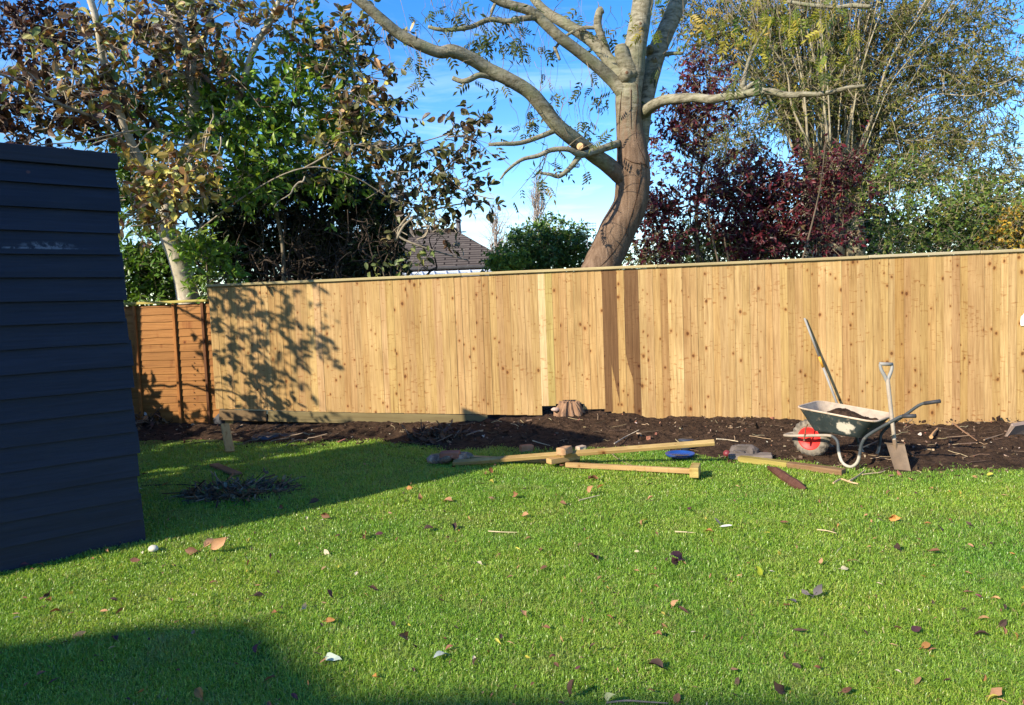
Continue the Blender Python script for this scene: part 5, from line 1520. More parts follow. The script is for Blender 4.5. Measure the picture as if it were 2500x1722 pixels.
tube_far = MB(); beam(tube_far, LBW(.49, -.245, .17), LBW(.475, .245, .17), .02, .006, col=(.045, .05, .052)); part(tube_far, 'cross_brace', M_BAR, bar)
# wheel
mw = MB(); wc = LBW(-.03, 0, .178); K = 40; prof = [(-.036, .100), (-.042, .118), (-.040, .142), (-.030, .160), (-.012, .170), (.012, .170), (.030, .160), (.040, .142), (.042, .118), (.036, .100)]
V = []; cc = []
for i in range(K * 2):
    a = 2 * math.pi * i / (K * 2)
    for j, (y, r_) in enumerate(prof):
        kn = (.006 if (i % 4 < 2) != (j < 5) else -.002) if 2 <= j <= 7 else 0
        V.append(wc + bB * y + (bA * math.cos(a) + np.array([0, 0, 1]) * math.sin(a)) * (r_ + kn)); cc.append((.20, .17, .13) if kn <= 0 or j in (0, 9) else (.11, .096, .078))
n_ = len(prof)
fs = [(i * n_ + j, ((i + 1) % (2 * K)) * n_ + j, ((i + 1) % (2 * K)) * n_ + j + 1, i * n_ + j + 1) for i in range(2 * K) for j in range(n_ - 1)]
M_TYRE = plain('muddy_tyre', (1, 1, 1), .9, .1, .35, 14, dirt=(.05, .045, .04), dirt_lo=.52, use_attr=True)
wh = bpy.data.objects.new('wheel', None); COL.objects.link(wh); wh.parent = bar
mw.add(V, {4: np.array(fs)}, np.array(cc)); sub(mw, 'tyre', M_TYRE, wh, bar)
mw = MB(); prof = [(-.016, .0), (-.020, .020), (-.026, .024), (-.018, .030), (-.022, .062), (-.034, .085), (-.038, .098), (-.041, .106), (-.030, .108)]
V = []
for i in range(K):
    a = 2 * math.pi * i / K
    for s_ in (1, -1):
        for y, r_ in prof: V.append(wc + bB * y * s_ + (bA * math.cos(a) + np.array([0, 0, 1]) * math.sin(a)) * r_)
n_ = len(prof); fs = []
for i in range(K):
    j_ = (i + 1) % K
    for s_ in (0, 1):
        for j in range(n_ - 1):
            q = (i * 2 * n_ + s_ * n_ + j, j_ * 2 * n_ + s_ * n_ + j, j_ * 2 * n_ + s_ * n_ + j + 1, i * 2 * n_ + s_ * n_ + j + 1); fs.append(q if s_ else q[::-1])
mw.add(V, {4: np.array(fs)}); sub(mw, 'rim', plain('red_rim', (.62, .030, .024), .5, .35, .15, 12, dirt=(.28, .10, .07), dirt_lo=.66), wh, bar, smooth=True)
# soil in the tray
xs = np.linspace(0.02, .55, 34); ys = np.linspace(-.18, .18, 24); X, Y = np.meshgrid(xs, ys)
Zs = .376 + .10 * np.exp(-((X - .27) / .16) ** 2 - ((Y + .02) / .12) ** 2) + .05 * fbm(X * 14, Y * 14, 3) + .035 * np.abs(fbm(X * 40, Y * 40, 2)) - .10 * np.clip(np.abs(Y) - .13, 0, 1) * 4
Zs -= .35 * np.clip(.05 - X, 0, 1) + .35 * np.clip(X - .49, 0, 1)
V = np.array([LBW(x, y, z) for x, y, z in zip(X.ravel(), Y.ravel(), Zs.ravel())]); i = np.arange(23)[:, None] * 34; j = np.arange(33)[None]
mb = MB(); mb.add(V, {4: np.stack([i + j, i + j + 1, i + 35 + j, i + 34 + j], -1).reshape(-1, 4)})
tag(mb.build('soil_heap', M_SOIL), 'dark soil lying in the tray of the wheelbarrow', 'soil')

# ------------------------------------------------------------------ spade leaning on the barrow
spx = lambda x, y, d: P(*Z1(x, y), d)
spd = empty('spade', spx(1255, 1400, 6.22) * np.array([1, 1, 0]), 'D handled spade with muddy blade leaning upright against the wheelbarrow', 'spade')
M_PLAS = plain('grey_plastic', (.24, .232, .21), .55, .3, .12, 14, dirt=(.24, .19, .13), dirt_lo=.62)
M_SHAFT = plain('shaft', (.30, .25, .19), .6, .25, .2, 16, dirt=(.22, .16, .10), dirt_lo=.58)
mb = MB(); tube(mb, catmull([spx(1187, 1200, 6.2), spx(1172, 1060, 6.22), spx(1160, 960, 6.245), spx(1142, 790, 6.28), spx(1122, 620, 6.31)], 5), np.linspace(.0155, .0185, 21), 10); part(mb, 'shaft', M_SHAFT, spd, smooth=True)
mb = MB()
tube(mb, catmull([spx(1120, 640, 6.31), spx(1098, 595, 6.312), spx(1072, 548, 6.315), spx(1060, 505, 6.32), spx(1068, 490, 6.32)], 5), np.linspace(.017, .011, 21), 9)
tube(mb, catmull([spx(1120, 640, 6.31), spx(1140, 595, 6.312), spx(1158, 548, 6.315), spx(1163, 508, 6.32), spx(1158, 492, 6.32)], 5), np.linspace(.017, .011, 21), 9)
tube(mb, [spx(1054, 492, 6.32), spx(1110, 494, 6.318), spx(1166, 496, 6.32)], .0155, 10)
part(mb, 'handle', M_PLAS, spd, smooth=True)
mb = MB(); V = []; nu, nv = 9, 12
tl, tr_, bl_, br_ = spx(1112, 1180, 6.2), spx(1272, 1190, 6.17), spx(1188, 1420, 6.13), spx(1328, 1425, 6.09)
for j in range(nv):
    for i_ in range(nu):
        u = i_ / (nu - 1); v_ = j / (nv - 1); q = (tl * (1 - u) + tr_ * u) * (1 - v_) + (bl_ * (1 - u) + br_ * u) * v_
        dish = .014 * (1 - (2 * u - 1) ** 2) * (1 - .6 * v_) ; q = q + np.array([.35, .9, 0]) * dish
        if j == nv - 1: q = q + np.array([0, 0, .010 * (1 - (2 * u - 1) ** 2) * -1])
        V.append(q)
V = np.array(V); off_ = np.array([.35, .9, .1]) * .004
fs = [(j * nu + i_, j * nu + i_ + 1, (j + 1) * nu + i_ + 1, (j + 1) * nu + i_) for j in range(nv - 1) for i_ in range(nu - 1)]
mb.add(V, fs); mb.add(V + off_, [f_[::-1] for f_ in fs])
tube(mb, [tl + np.array([-.012, .0, .004]), tl, (tl + tr_) / 2 + np.array([.005, .012, -.002]), tr_, tr_ + np.array([.004, 0, .008])], .0055, 6)
tube(mb, [spx(1183, 1150, 6.2), spx(1188, 1190, 6.195), spx(1200, 1260, 6.185)], [.018, .017, .006], 8)
part(mb, 'blade', plain('muddy_steel', (.155, .105, .065), .6, .3, .35, 9, dirt=(.50, .40, .28), dirt_lo=.60), spd)

# long tool handle leaning on the fence
vq = ray(1964, 777); t_ = ((FA + fn * .045 - CAM) @ fn) / (vq @ fn); top_ = CAM + vq * t_
sf_ = fence_sz(2050, 1010)[0]; foot = FA + fu * sf_ + fn * .16
rake = empty('tool_handle', foot, 'long grey tool handle with an orange band leaning on the new fence behind the wheelbarrow', 'tool')
mb = MB(); tube(mb, [top_, top_ + (foot - top_) * .37], .0125, 9); tube(mb, [top_ + (foot - top_) * .475, foot], .0135, 9); part(mb, 'shaft', M_PLAS, rake, smooth=True)
mb = MB(); tube(mb, [top_ + (foot - top_) * .37, top_ + (foot - top_) * .475], .0145, 9); part(mb, 'band', plain('orange_band', (.55, .27, .03), .5), rake, smooth=True)
mb = MB(); beam(mb, foot + np.array([-.17, .0, .0]), foot + np.array([.17, .05, .0]), .03, .03)
for k in range(9): tube(mb, [foot + np.array([-.16 + k * .04, .0, -.01]), foot + np.array([-.16 + k * .04, -.02, -.06])], .005, 5)
part(mb, 'rake_head', M_MET, rake)

# ------------------------------------------------------------------ timber, bricks and dish on the lawn edge
M_BAT = wood_mat('batten_wood', knots=True, horiz=True, gr=.6)
def single(name, label, cat, mb, mat, base, smooth=False, group=None):
    o_ = mb.build(name, mat, None, smooth, base=np.asarray(base, float)); return tag(o_, label, cat, group)


mb = MB(); a = Q2(290, 628, .022); mid_ = Q2(1010, 572, .105); e = a + (mid_ - a) * 2.42; e = Q2(2030, 492, .21)
beam(mb, a, mid_ + np.array([0, 0, .0]), .058, .036, col=(.44, .325, .14), roll=.35); beam(mb, mid_, e, .0585, .0365, col=(.44, .325, .14), roll=.35)
single('timber_batten', 'longest pale timber batten propped up slantwise on a block across the lawn edge', 'timber', mb, M_BAT, a)
mb = MB(); a = Q2(1040, 640, .026); e = Q2(1905, 684, .026); beam(mb, a, e, .044, .044, col=(.46, .315, .15)); single('timber_batten', 'straight timber batten lying flat on the grass in front of the propped one', 'timber', mb, M_BAT, a)
mb = MB(); a = Q2(385, 590, .02); e = Q2(1010, 622, .02); beam(mb, a, e, .07, .03, col=(.42, .29, .13)); single('timber_batten', 'darker low batten lying half hidden behind the propped timber', 'timber', mb, M_BAT, a)
mb = MB(); a = Q2(925, 618, .058); e = Q2(1120, 584, .06); beam(mb, a, e, .085, .05, col=(.52, .36, .17)); single('timber_offcut', 'short timber offcut under the crossing of the battens', 'timber', mb, M_BAT, a)
mb = MB(); a = Q2(1035, 636, .016); e = Q2(1120, 605, .016); beam(mb, a, e, .05, .032, col=(.34, .21, .10)); single('timber_offcut', 'dark wooden packer on the grass beneath the crossing offcut', 'timber', mb, M_BAT, a)
mb = MB(); a = Q2(1845, 668, .05); e = Q2(1935, 668, .05); beam(mb, Q2(1905, 684, .055) + np.array([-.03, -.06, 0]), Q2(1905, 684, .055) + np.array([.04, .14, 0]), .075, .085, col=(.50, .40, .15)); single('timber_offcut', 'greenish square offcut at the right end of the flat batten', 'timber', mb, M_BAT, e)
M_OLDBRICK = plain('old_brick', (1, 1, 1), .9, .1, .35, 14, dirt=(.40, .33, .26), dirt_lo=.60, bump=.5, use_attr=True)
def brick(zx, zy, h, rot, label, col, s=(.19, .10, .07), dx=0):
    q = Q2(zx, zy, h); mb = MB(); box(mb, q, *s, rot=rot, col=col, jit=.005, bev=.008); return single('brick', label, 'brick', mb, M_OLDBRICK, q)
brick(1030, 546, .155, 1.0, 'tan brick resting on top of the propped batten', (.40, .23, .12), (.16, .09, .065))
brick(778, 532, .03, .25, 'orange broken brick on the grass left of the batten crossing', (.44, .19, .09), (.13, .09, .07))
brick(270, 572, .085, -.2, 'reddish brick lying on the rubble at the left end of the battens', (.28, .115, .075), (.19, .11, .065))
brick(1140, 530, .015, .6, 'half sunk pale brick bit behind the tan brick', (.40, .30, .22), (.10, .07, .05))
mb = MB(); [lump(mb, Q2(270, 600, .03) + rng.uniform(-1, 1, 3) * np.array([.19, .10, .02]), rng.uniform(.09, .2), rng.uniform(.08, .16), rng.uniform(.05, .13), 50 + k, 2, .5, col=np.array((.21, .15, .105)) * rng.uniform(.7, 1.5)) for k in range(15)]; lump(mb, Q2(190, 590, .02), .16, .12, .08, 8, 2, .4, col=(.27, .18, .09)); lump(mb, Q2(350, 598, .025), .15, .13, .09, 9, 2, .4, col=(.24, .185, .13))
single('rubble_lump', 'crumbling lump of old mortar rubble under the reddish brick', 'rubble', mb, M_OLDBRICK, Q2(270, 600, 0))
# blue dish
q = Q2(1800, 590, 0); mb = MB(); prof = [(.0, .010), (.09, .008), (.115, .012), (.132, .030), (.138, .032), (.140, .028), (.120, .0), (.0, .0)]
K = 36; V = [q + np.array([r_ * math.cos(a), r_ * math.sin(a), z + .008]) for a in np.arange(K) * 2 * math.pi / K for r_, z in prof]; n_ = len(prof)
mb.add(V, {4: np.array([(i * n_ + j, ((i + 1) % K) * n_ + j, ((i + 1) % K) * n_ + j + 1, i * n_ + j + 1)[::-1] for i in range(K) for j in range(n_ - 1)])})
single('dish', 'shallow round blue dish lying on the grass under the raised batten', 'dish', mb, plain('blue_glaze', (.014, .055, .22), .25, .5, .2), q, True)
mb = MB(); lump(mb, Q2(1800, 585, .025), .19, .17, .02, 3, 2, .3); single('dish_interior', 'dark dregs of the blue dish', 'interior', mb, plain('interior', (.05, .05, .05), .5), Q2(1800, 585, 0))  # flattened dark lump gives the dish its dark inside
q = Q2(1842, 545, 0); mb = MB(); tube(mb, [q, q + np.array([0, 0, .05]), q + np.array([0, 0, .10])], [.055, .065, .072], 14); tube(mb, [q + np.array([0, 0, .10]), q + np.array([0, 0, .112])], [.078, .078], 14)
single('plant_pot', 'small dark blue pot behind the blue dish below the raised batten', 'pot', mb, plain('dark_pot', (.03, .04, .06), .5), q, True)
M_SLATE = plain('slate_grey', (.095, .078, .068), .8, .2, .35, 10, dirt=(.30, .26, .22), dirt_lo=.62, bump=.4)
mb = MB(); [lump(mb, Q2(2245, 550, .05) + rng.uniform(-1, 1, 3) * np.array([.09, .05, .035]), rng.uniform(.10, .19), rng.uniform(.08, .15), rng.uniform(.05, .12), 60 + k, 3, .55, flat=.3, rot=k) for k in range(7)]; single('stone', 'dark grey stone block at the soil edge right of the blue dish', 'stone', mb, M_SLATE, Q2(2245, 540, 0))
mb = MB(); box(mb, Q2(2270, 582, .03), .38, .16, .045, rot=-.35, jit=.008, bev=.008); single('stone_slab', 'flat weathered slab lying in front of the dark stone block', 'stone', mb, plain('slab', (.16, .13, .105), .85, .2, .3, 9, bump=.4), Q2(2270, 582, 0))
mb = MB(); lump(mb, Q2(2112, 567, .03), .072, .072, .068, 4, 2, .08); single('apple', 'dark red fallen apple beside the grey stone', 'apple', mb, plain('apple_skin', (.17, .03, .035), .4), Q2(2112, 567, 0), True)
mb = MB(); a, e = G(1806, 1120, .02), G(2060, 1153, .02); beam(mb, a, (a + e) / 2 + np.array([0, .01, .0]), .09, .05, col=(.36, .31, .09)); beam(mb, (a + e) / 2 + np.array([0, .01, 0]), e, .092, .048, col=(.24, .155, .085))
single('edging_board', 'mossy old edging board on the grass in front of the wheelbarrow wheel', 'timber', mb, M_BAT, a)
mb = MB(); p_ = catmull([G(*Z1(95, 1390), .015), G(*Z1(180, 1440), .03), G(*Z1(270, 1495), .03), G(*Z1(350, 1545), .025), G(*Z1(415, 1580), .008)], 6)
tube(mb, p_, np.interp(np.linspace(0, 1, len(p_)), [0, .2, .7, 1], [.016, .034, .034, .014]), 9, wob=.25); single('bark_strip', 'dark red brown strip of bark on the grass below the mossy board', 'bark', mb, bark_mat('wet_bark', (.055, .022, .016), (.13, .06, .042)), p_[0])
q = G(2482, 1066, .0); mb = MB(); box(mb, q + np.array([.05, .02, .06]), .30, .03, .20, rot=.25, M=frame_to((0, 0, 0), (1, .2, .06), .6), jit=.012, bev=.006); single('broken_board', 'grey brown broken sheet sticking out of the soil at the right edge', 'board', mb, plain('weathered_sheet', (.27, .20, .16), .8, .2, .2, 6), q)
# stump in the fence cut out
q = FA + fu * s_px(1392, 990) + fn * .07; zt = fence_sz(1390, 981)[1]
mb = MB(); K = 44; V = []; rs_ = np.random.default_rng(9); ph = rs_.uniform(.62, 1.25, K)
for f_, zz in ((1.7, -.1), (1.42, zt - .13), (1.12, zt - .055), (.86, zt + .01), (.0, zt - .02)):
    for k in range(K):
        a = 2 * math.pi * k / K; r_ = .12 * f_ * (ph[k] * .7 + .3 * rs_.uniform(.6, 1.4))
        V.append(q + fu * r_ * math.cos(a) + fn * r_ * .75 * math.sin(a) + np.array([0, 0, zz + rs_.uniform(-.018, .018)]))
mb.add(V, {4: np.array([(j * K + k, j * K + (k + 1) % K, (j + 1) * K + (k + 1) % K, (j + 1) * K + k) for j in range(4) for k in range(K)])})
single('tree_stump', 'torn tan tree stump on the soil mound in the stepped fence cut out', 'stump', mb, bark_mat('torn_wood', (.13, .07, .04), (.34, .205, .12), (.22, .125, .07), 22, .2, .8), q)
mb = MB(); lump(mb, G(1355, 1000, .22), .10, .08, .05, 3, 2, .25); single('stone', 'pale pinkish stone on the mound left of the stump', 'stone', mb, plain('pale_stone', (.46, .33, .26), .8), G(1355, 1000, .2))

# ------------------------------------------------------------------ things in the shade at the left
def heap(mb, c, rx, ry, h, n_, seed, r_=.006, L=.35):
    flat = .16 if seed == 2 else .45
    rs_ = np.random.default_rng(seed); q = unit(rs_.normal(size=(n_, 3))); q[:, 2] = np.abs(q[:, 2])
    p0 = np.asarray(c) + q * np.array([rx, ry, h]) * (rs_.random((n_, 1)) ** .5); d = unit(rs_.normal(size=(n_, 3)) * np.array([1, 1, flat]))
    t = np.linspace(-.5, .5, 5)[None, :, None]; LL = (L * rs_.uniform(.5, 1.5, n_))[:, None, None]
    PT = p0[:, None] + d[:, None] * LL * t + rs_.normal(size=(n_, 1, 3)) * .25 * LL * t ** 2 + rs_.normal(size=(n_, 5, 3)) * .012
    PT[..., 2] = np.maximum(PT[..., 2], .012)
    RR = np.full((n_, 5), 1.0) * (r_ * rs_.uniform(.4, 1.3, n_))[:, None]; tubes(mb, PT, RR, 4, pal_pick(rs_, n_, [(3, (.10, .065, .045)), (2, (.20, .145, .10)), (1, (.05, .035, .025))]))
    return PT
def heap_leaves(mb, PT, per, sz, pal, seed):
    leaves_on(mb, np.random.default_rng(seed), PT, per, sz, T_BIG, pal, .8, .2)
M_BRUSH = plain('dry_brush', (1, 1, 1), .9, .1, .3, 20, use_attr=True); M_LITTER = leaf_mat('dry_litter', .7, .15, .2, (1, .8, .6))
dead = [(3, (.10, .055, .035)), (2, (.20, .115, .065)), (1, (.05, .03, .02)), (1, (.28, .19, .11))]
for (label, px, py, rx, ry, h, n_, seed, lv, pal) in (('tangled pile of dry brushwood against the orange fence panel', 372, 1050, .38, .32, .26, 230, 1, 3, dead),
        ('heap of thin twigs and grey leaves on the shaded lawn', 582, 1205, .42, .26, .04, 330, 2, 3, [(1, (.15, .15, .12)), (3, (.16, .11, .07)), (1, (.08, .06, .04)), (3, (.09, .12, .04))]),
        ('dark damp pile of leaves and twigs behind the reddish brick', 1082, 1078, .34, .20, .09, 130, 3, 4, dead[:1] + dead[2:3])):
    c_ = G(px, py, 0.0); hp_ = empty('brush_pile', c_, label, 'brushwood'); mb = MB(); PT = heap(mb, c_, rx, ry, h, n_, seed); part(mb, 'twigs', M_BRUSH, hp_); mb = MB(); heap_leaves(mb, PT, lv, .05 if seed == 2 else .085, pal, seed); part(mb, 'leaves', M_LITTER, hp_)
q = G(356, 1012, .22); mb = MB(); tube(mb, [q, q + np.array([.10, .02, .0]), q + np.array([.18, .04, .0])], [.075, .085, .09], 16); tube(mb, [q + np.array([.165, .037, 0]), q + np.array([.19, .042, 0])], [.098, .098], 16); single('plant_pot', 'pale grey pot lying on its side on the brushwood pile', 'pot', mb, plain('pale_pot', (.42, .40, .37), .7, .2, .3), q)
q = G(350, 985, .34); mb = MB(); box(mb, q, .36, .24, .05, rot=.3, jit=.012, bev=.012); single('slab', 'dark flat slab on top of the brushwood pile by the shed', 'slab', mb, M_SLATE, q)
q = G(556, 1050, 0); mb = MB(); lump(mb, q + np.array([0, .05, .10]), .42, .26, .30, 21, 3, .25); single('rubble_sack', 'dark grey lumpy sack standing behind the leaning wood offcut', 'sack', mb, plain('dark_sack', (.055, .055, .06), .75, .2, .35, 6, dirt=(.09, .08, .07)), q, True)
a, e = G(562, 1104, .01), P(549, 1036, G(562, 1104)[1] + .28); mb = MB(); beam(mb, a, e, .095, .03, col=(.50, .32, .13), roll=.15); single('timber_offcut', 'tan wood offcut leaning on the dark sack in the shade', 'timber', mb, M_BAT, a)
a, e = G(585, 1036, .05), G(866, 1036, .05); mb = MB(); beam(mb, a, (a + e) / 2 + np.array([0, .03, .01]), .08, .11, col=(.11, .07, .045), jit=.006); beam(mb, (a + e) / 2 + np.array([.01, .03, .01]), e, .07, .085, col=(.10, .065, .04), jit=.006); single('old_beam', 'dark rotten beam lying along the foot of the fence in the shade', 'timber', mb, M_BAT, a)
q = G(672, 1072, 0); mb = MB(); lump(mb, q + np.array([-.12, 0, .03]), .36, .22, .12, 31, 3, .5); lump(mb, q + np.array([.16, .02, .02]), .30, .18, .09, 32, 3, .5); single('plastic_sheet', 'crumpled black plastic sheet on the shaded soil edge', 'plastic', mb, plain('black_plastic', (.022, .022, .026), .35, .5, .3), q)
rs_ = np.random.default_rng(77)
for k, (px, py) in enumerate(((640, 1066), (712, 1066), (742, 1074))):
    q = G(px, py, .08); mb = MB(); t = np.linspace(-.22, .22, 7)[:, None]; d = unit(np.array([1, rs_.normal() * .5, .2])); tube(mb, q + d * t + rs_.normal(size=(7, 3)) * .018, .007, 5, col=(.19, .14, .10))
    single('stick', ['crooked stick on the left of the black plastic sheet', 'bent stick across the middle of the black plastic sheet', 'thin stick at the right end of the black plastic sheet'][k], 'stick', mb, M_BRUSH, q)
p_ = catmull([G(345, 1186, .01), G(400, 1184, .012), G(455, 1184, .012), G(510, 1190, .012), G(541, 1195, .014), G(549, 1180, .05), G(560, 1168, .07), G(572, 1155, .03)], 6); mb = MB(); tube(mb, p_, .006, 6); single('cable', 'thin black cable running from the shed to the twig heap', 'cable', mb, plain('black_cable', (.012, .012, .013), .5), p_[0], True)
a, e = G(522, 1134, .012), G(580, 1158, .02); mb = MB(); beam(mb, a, e, .085, .022, col=(.27, .155, .085), jit=.004); single('timber_offcut', 'flat brown plank offcut on the shaded lawn behind the twig heap', 'timber', mb, M_BAT, a)

# ------------------------------------------------------------------ soil litter: chips, clods, roots
rs_ = np.random.default_rng(91)
mb = MB(); n_ = 5200
x = rs_.uniform(-5, 7.2, n_); y = soil_edge(x) + rs_.uniform(-.30, 3.2, n_) ** 1.0
ok = (y < fence_y(x) - .02); x, y = x[ok], y[ok]; z = np.maximum(soil_h(x, y), lawn_h(x, y))
for k, s_ in enumerate((1,)):
    n_ = len(x); sz = np.clip(rs_.lognormal(-4.75, .55, n_), .003, .035)
    base_v = np.array([(-1, -1, -1), (1, -1, -1), (1, 1, -1), (-1, 1, -1), (-1, -1, 1), (1, -1, 1), (1, 1, 1), (-1, 1, 1)]) * .5
    asp = rs_.uniform(.5, 1.6, (n_, 1, 3)); asp[:, :, 0] *= np.where(rs_.random((n_, 1)) < .25, 3, 1)
    V = base_v[None] * asp + rs_.uniform(-.22, .22, (n_, 8, 3)); V = V * sz[:, None, None]
    a = rs_.uniform(0, 6.28, n_); tl_ = rs_.normal(size=n_) * .4
    c_, s__ = np.cos(a)[:, None], np.sin(a)[:, None]
    Vx = V[..., 0] * c_ - V[..., 1] * s__; Vy = V[..., 0] * s__ + V[..., 1] * c_; Vz = V[..., 2] + V[..., 0] * tl_[:, None]
    V = np.stack([Vx, Vy, Vz], -1) + np.stack([x, y, z + sz * .2], -1)[:, None]
    bf = np.array([(0, 3, 2, 1), (4, 5, 6, 7), (0, 1, 5, 4), (1, 2, 6, 5), (2, 3, 7, 6), (3, 0, 4, 7)])
    f_ = bf[None] + (np.arange(n_) * 8)[:, None, None]
    mb.add(V.reshape(-1, 3), {4: f_.reshape(-1, 4)}, np.repeat(pal_pick(rs_, n_, [(9, (.036, .021, .013)), (5, (.065, .040, .025)), (2, (.16, .11, .07)), (1.2, (.32, .235, .155)), (.3, (.45, .40, .33)), (.6, (.26, .11, .07))]), 8, axis=0))
n_ = 300
x = rs_.uniform(-4.5, 7, n_); y = soil_edge(x) + rs_.uniform(-.25, 2.6, n_); ok = (y < fence_y(x) - .06); x, y = x[ok], y[ok]; z = np.maximum(soil_h(x, y), lawn_h(x, y)); n_ = len(x)
d = unit(np.stack([rs_.normal(size=n_), rs_.normal(size=n_) * .6, rs_.normal(size=n_) * .12 + .04], -1)); L = rs_.uniform(.04, .28, n_); t = np.linspace(-.5, .5, 4)[None, :, None]
PT = np.stack([x, y, z + .012], -1)[:, None] + d[:, None] * L[:, None, None] * t + rs_.normal(size=(n_, 4, 3)) * .005
tubes(mb, PT, np.full((n_, 4), 1.0) * rs_.uniform(.0012, .0036, n_)[:, None], 4, pal_pick(rs_, n_, [(3, (.34, .25, .15)), (3, (.17, .115, .075)), (2, (.08, .055, .04)), (1, (.48, .38, .22))]))
tag(mb.build('soil_litter', M_BRUSH), 'clods, chips and rootlets strewn over the dug soil', 'litter', kind='stuff')
# small sticks one can point to
for (label, pts, r_, col) in (
        ('forked pale stick on the grass in front of the wheelbarrow leg', [Z1(655, 1525), Z1(720, 1490), Z1(800, 1515), Z1(870, 1530)], .009, (.46, .32, .18)),
        ('straight pale stick pointing up to the barrow leg from the grass', [Z1(790, 1508), Z1(860, 1465), Z1(930, 1412)], .010, (.48, .34, .19)),
        ('long thin curved twig on grass in front of the spade', [Z1(905, 1450), Z1(985, 1440), Z1(1060, 1432), Z1(1105, 1415)], .006, (.40, .30, .18)),
        ('brown root lying on the soil right of the wheelbarrow handles', [Z1(1700, 1010), Z1(1760, 1060), Z1(1830, 1110), Z1(1895, 1155)], .011, (.26, .15, .085)),
        ('stubby orange root poking from the soil near the fence', [Z1(1500, 1125), Z1(1525, 1090), Z1(1557, 1052)], .020, (.42, .24, .11)),
        ('thin root at the right end of the soil bed', [Z1(1960, 1150), Z1(2040, 1125), Z1(2128, 1098)], .008, (.25, .17, .11)),
        ('pale twig sticking out beyond the raised batten end', [(1749, 1072), (1775, 1074), (1802, 1078)], .007, (.52, .42, .27)),
        ('bleached branch on the soil between battens and fence', [(1500, 1083), (1530, 1065), (1560, 1050)], .007, (.36, .30, .23)),
        ('thin twig crossing the flat and raised battens', [(1480, 1095), (1515, 1125), (1560, 1142)], .006, (.22, .17, .10)),
        ('pair of pale thin stems beside the orange broken brick', [(1300, 1076), (1320, 1082), (1343, 1088)], .006, (.42, .33, .21)),
        ('pale dry stalk on the lawn below the left battens', [(1413, 1222), (1440, 1215), (1465, 1209)], .005, (.50, .40, .24)),
        ('grey forked twig at the very bottom of the lawn', [(1480, 1716), (1530, 1711), (1580, 1714), (1630, 1717)], .005, (.20, .165, .13)),
        ('thin tan stalk flat on the middle of the lawn', [(1192, 1297), (1225, 1299), (1262, 1300)], .004, (.50, .40, .25)),
        ('short straw coloured stalk left of the centre of the lawn', [(1648, 1298), (1672, 1299), (1698, 1301)], .004, (.50, .40, .25)),
        ('bent straw stalk on the right half of the lawn', [(1995, 1293), (2020, 1296), (2042, 1302)], .004, (.48, .37, .22))):
    q = [G(x, y, float(max(soil_h(*G(x, y)[:2]), lawn_h(*G(x, y)[:2]))) + r_ + .012) for x, y in pts]
    q = catmull(q, 5); mb = MB(); tube(mb, q, np.linspace(r_, r_ * .5, len(q)), 6, col=col, wob=.2); single('stick', label, 'stick', mb, M_BRUSH, q[0])

# ------------------------------------------------------------------ fallen leaves
M_FALL = leaf_mat('fallen_leaf', .65, .2, .25, (1.1, .8, .5))
def fallen(dx, dy, size, col, label, tilt=.25, kind=0, n_=1):
    size = size * .78
    r_ = np.random.default_rng(int(dx * 7 + dy * 13)); q = GD(dx, dy, .02); q[2] = float(lawn_h(q[0], q[1])) + .022; mb = MB()
    for k in range(n_):
        o_ = np.array([0, 0, .004 * k]) + (r_.normal(size=3) * size * .35 * np.array([1, 1, .2]) if k else 0)
        p_ = (q + o_)[None]
        dd = unit(np.array([[r_.normal(), r_.normal(), tilt * r_.uniform(.3, 1.6)]])); nn = np.array([[r_.normal() * .4, -.5 - tilt * .5, 1 - tilt * .5]])
        ts = (0, .15, .35, .55, .75, .9, 1); ws = np.array((.02, .17, .26, .27, .2, .1, .01)) * r_.uniform(.85, 1.25)
        tv, tf = tpl_leaf(ts, ws, r_.uniform(.3, 1.0), r_.uniform(-.3, .6), r_.normal() * .8)
        tv = tv + np.random.default_rng(k + int(dx)).normal(size=tv.shape) * .025
        put_leaves(mb, p_, dd, nn, np.array([size * (1 if k == 0 else .7)]), [(tv, tf)], np.array([col]) * r_.uniform(.85, 1.15), r_)
        st_ = p_[0] - dd[0] * size * .3; tube(mb, [st_, p_[0], p_[0] + dd[0] * size * .3], .0018, 4, col=np.array(col) * .7)
    return single('fallen_leaf', label, 'leaf', mb, M_FALL, q, True, 'fallen leaves on the lawn')
TAN, BRN, DRK, PUR, YEL, PAL, ORG, GRN = (.42, .23, .115), (.20, .095, .05), (.065, .038, .028), (.12, .045, .05), (.42, .36, .06), (.50, .44, .30), (.42, .20, .06), (.24, .34, .07)
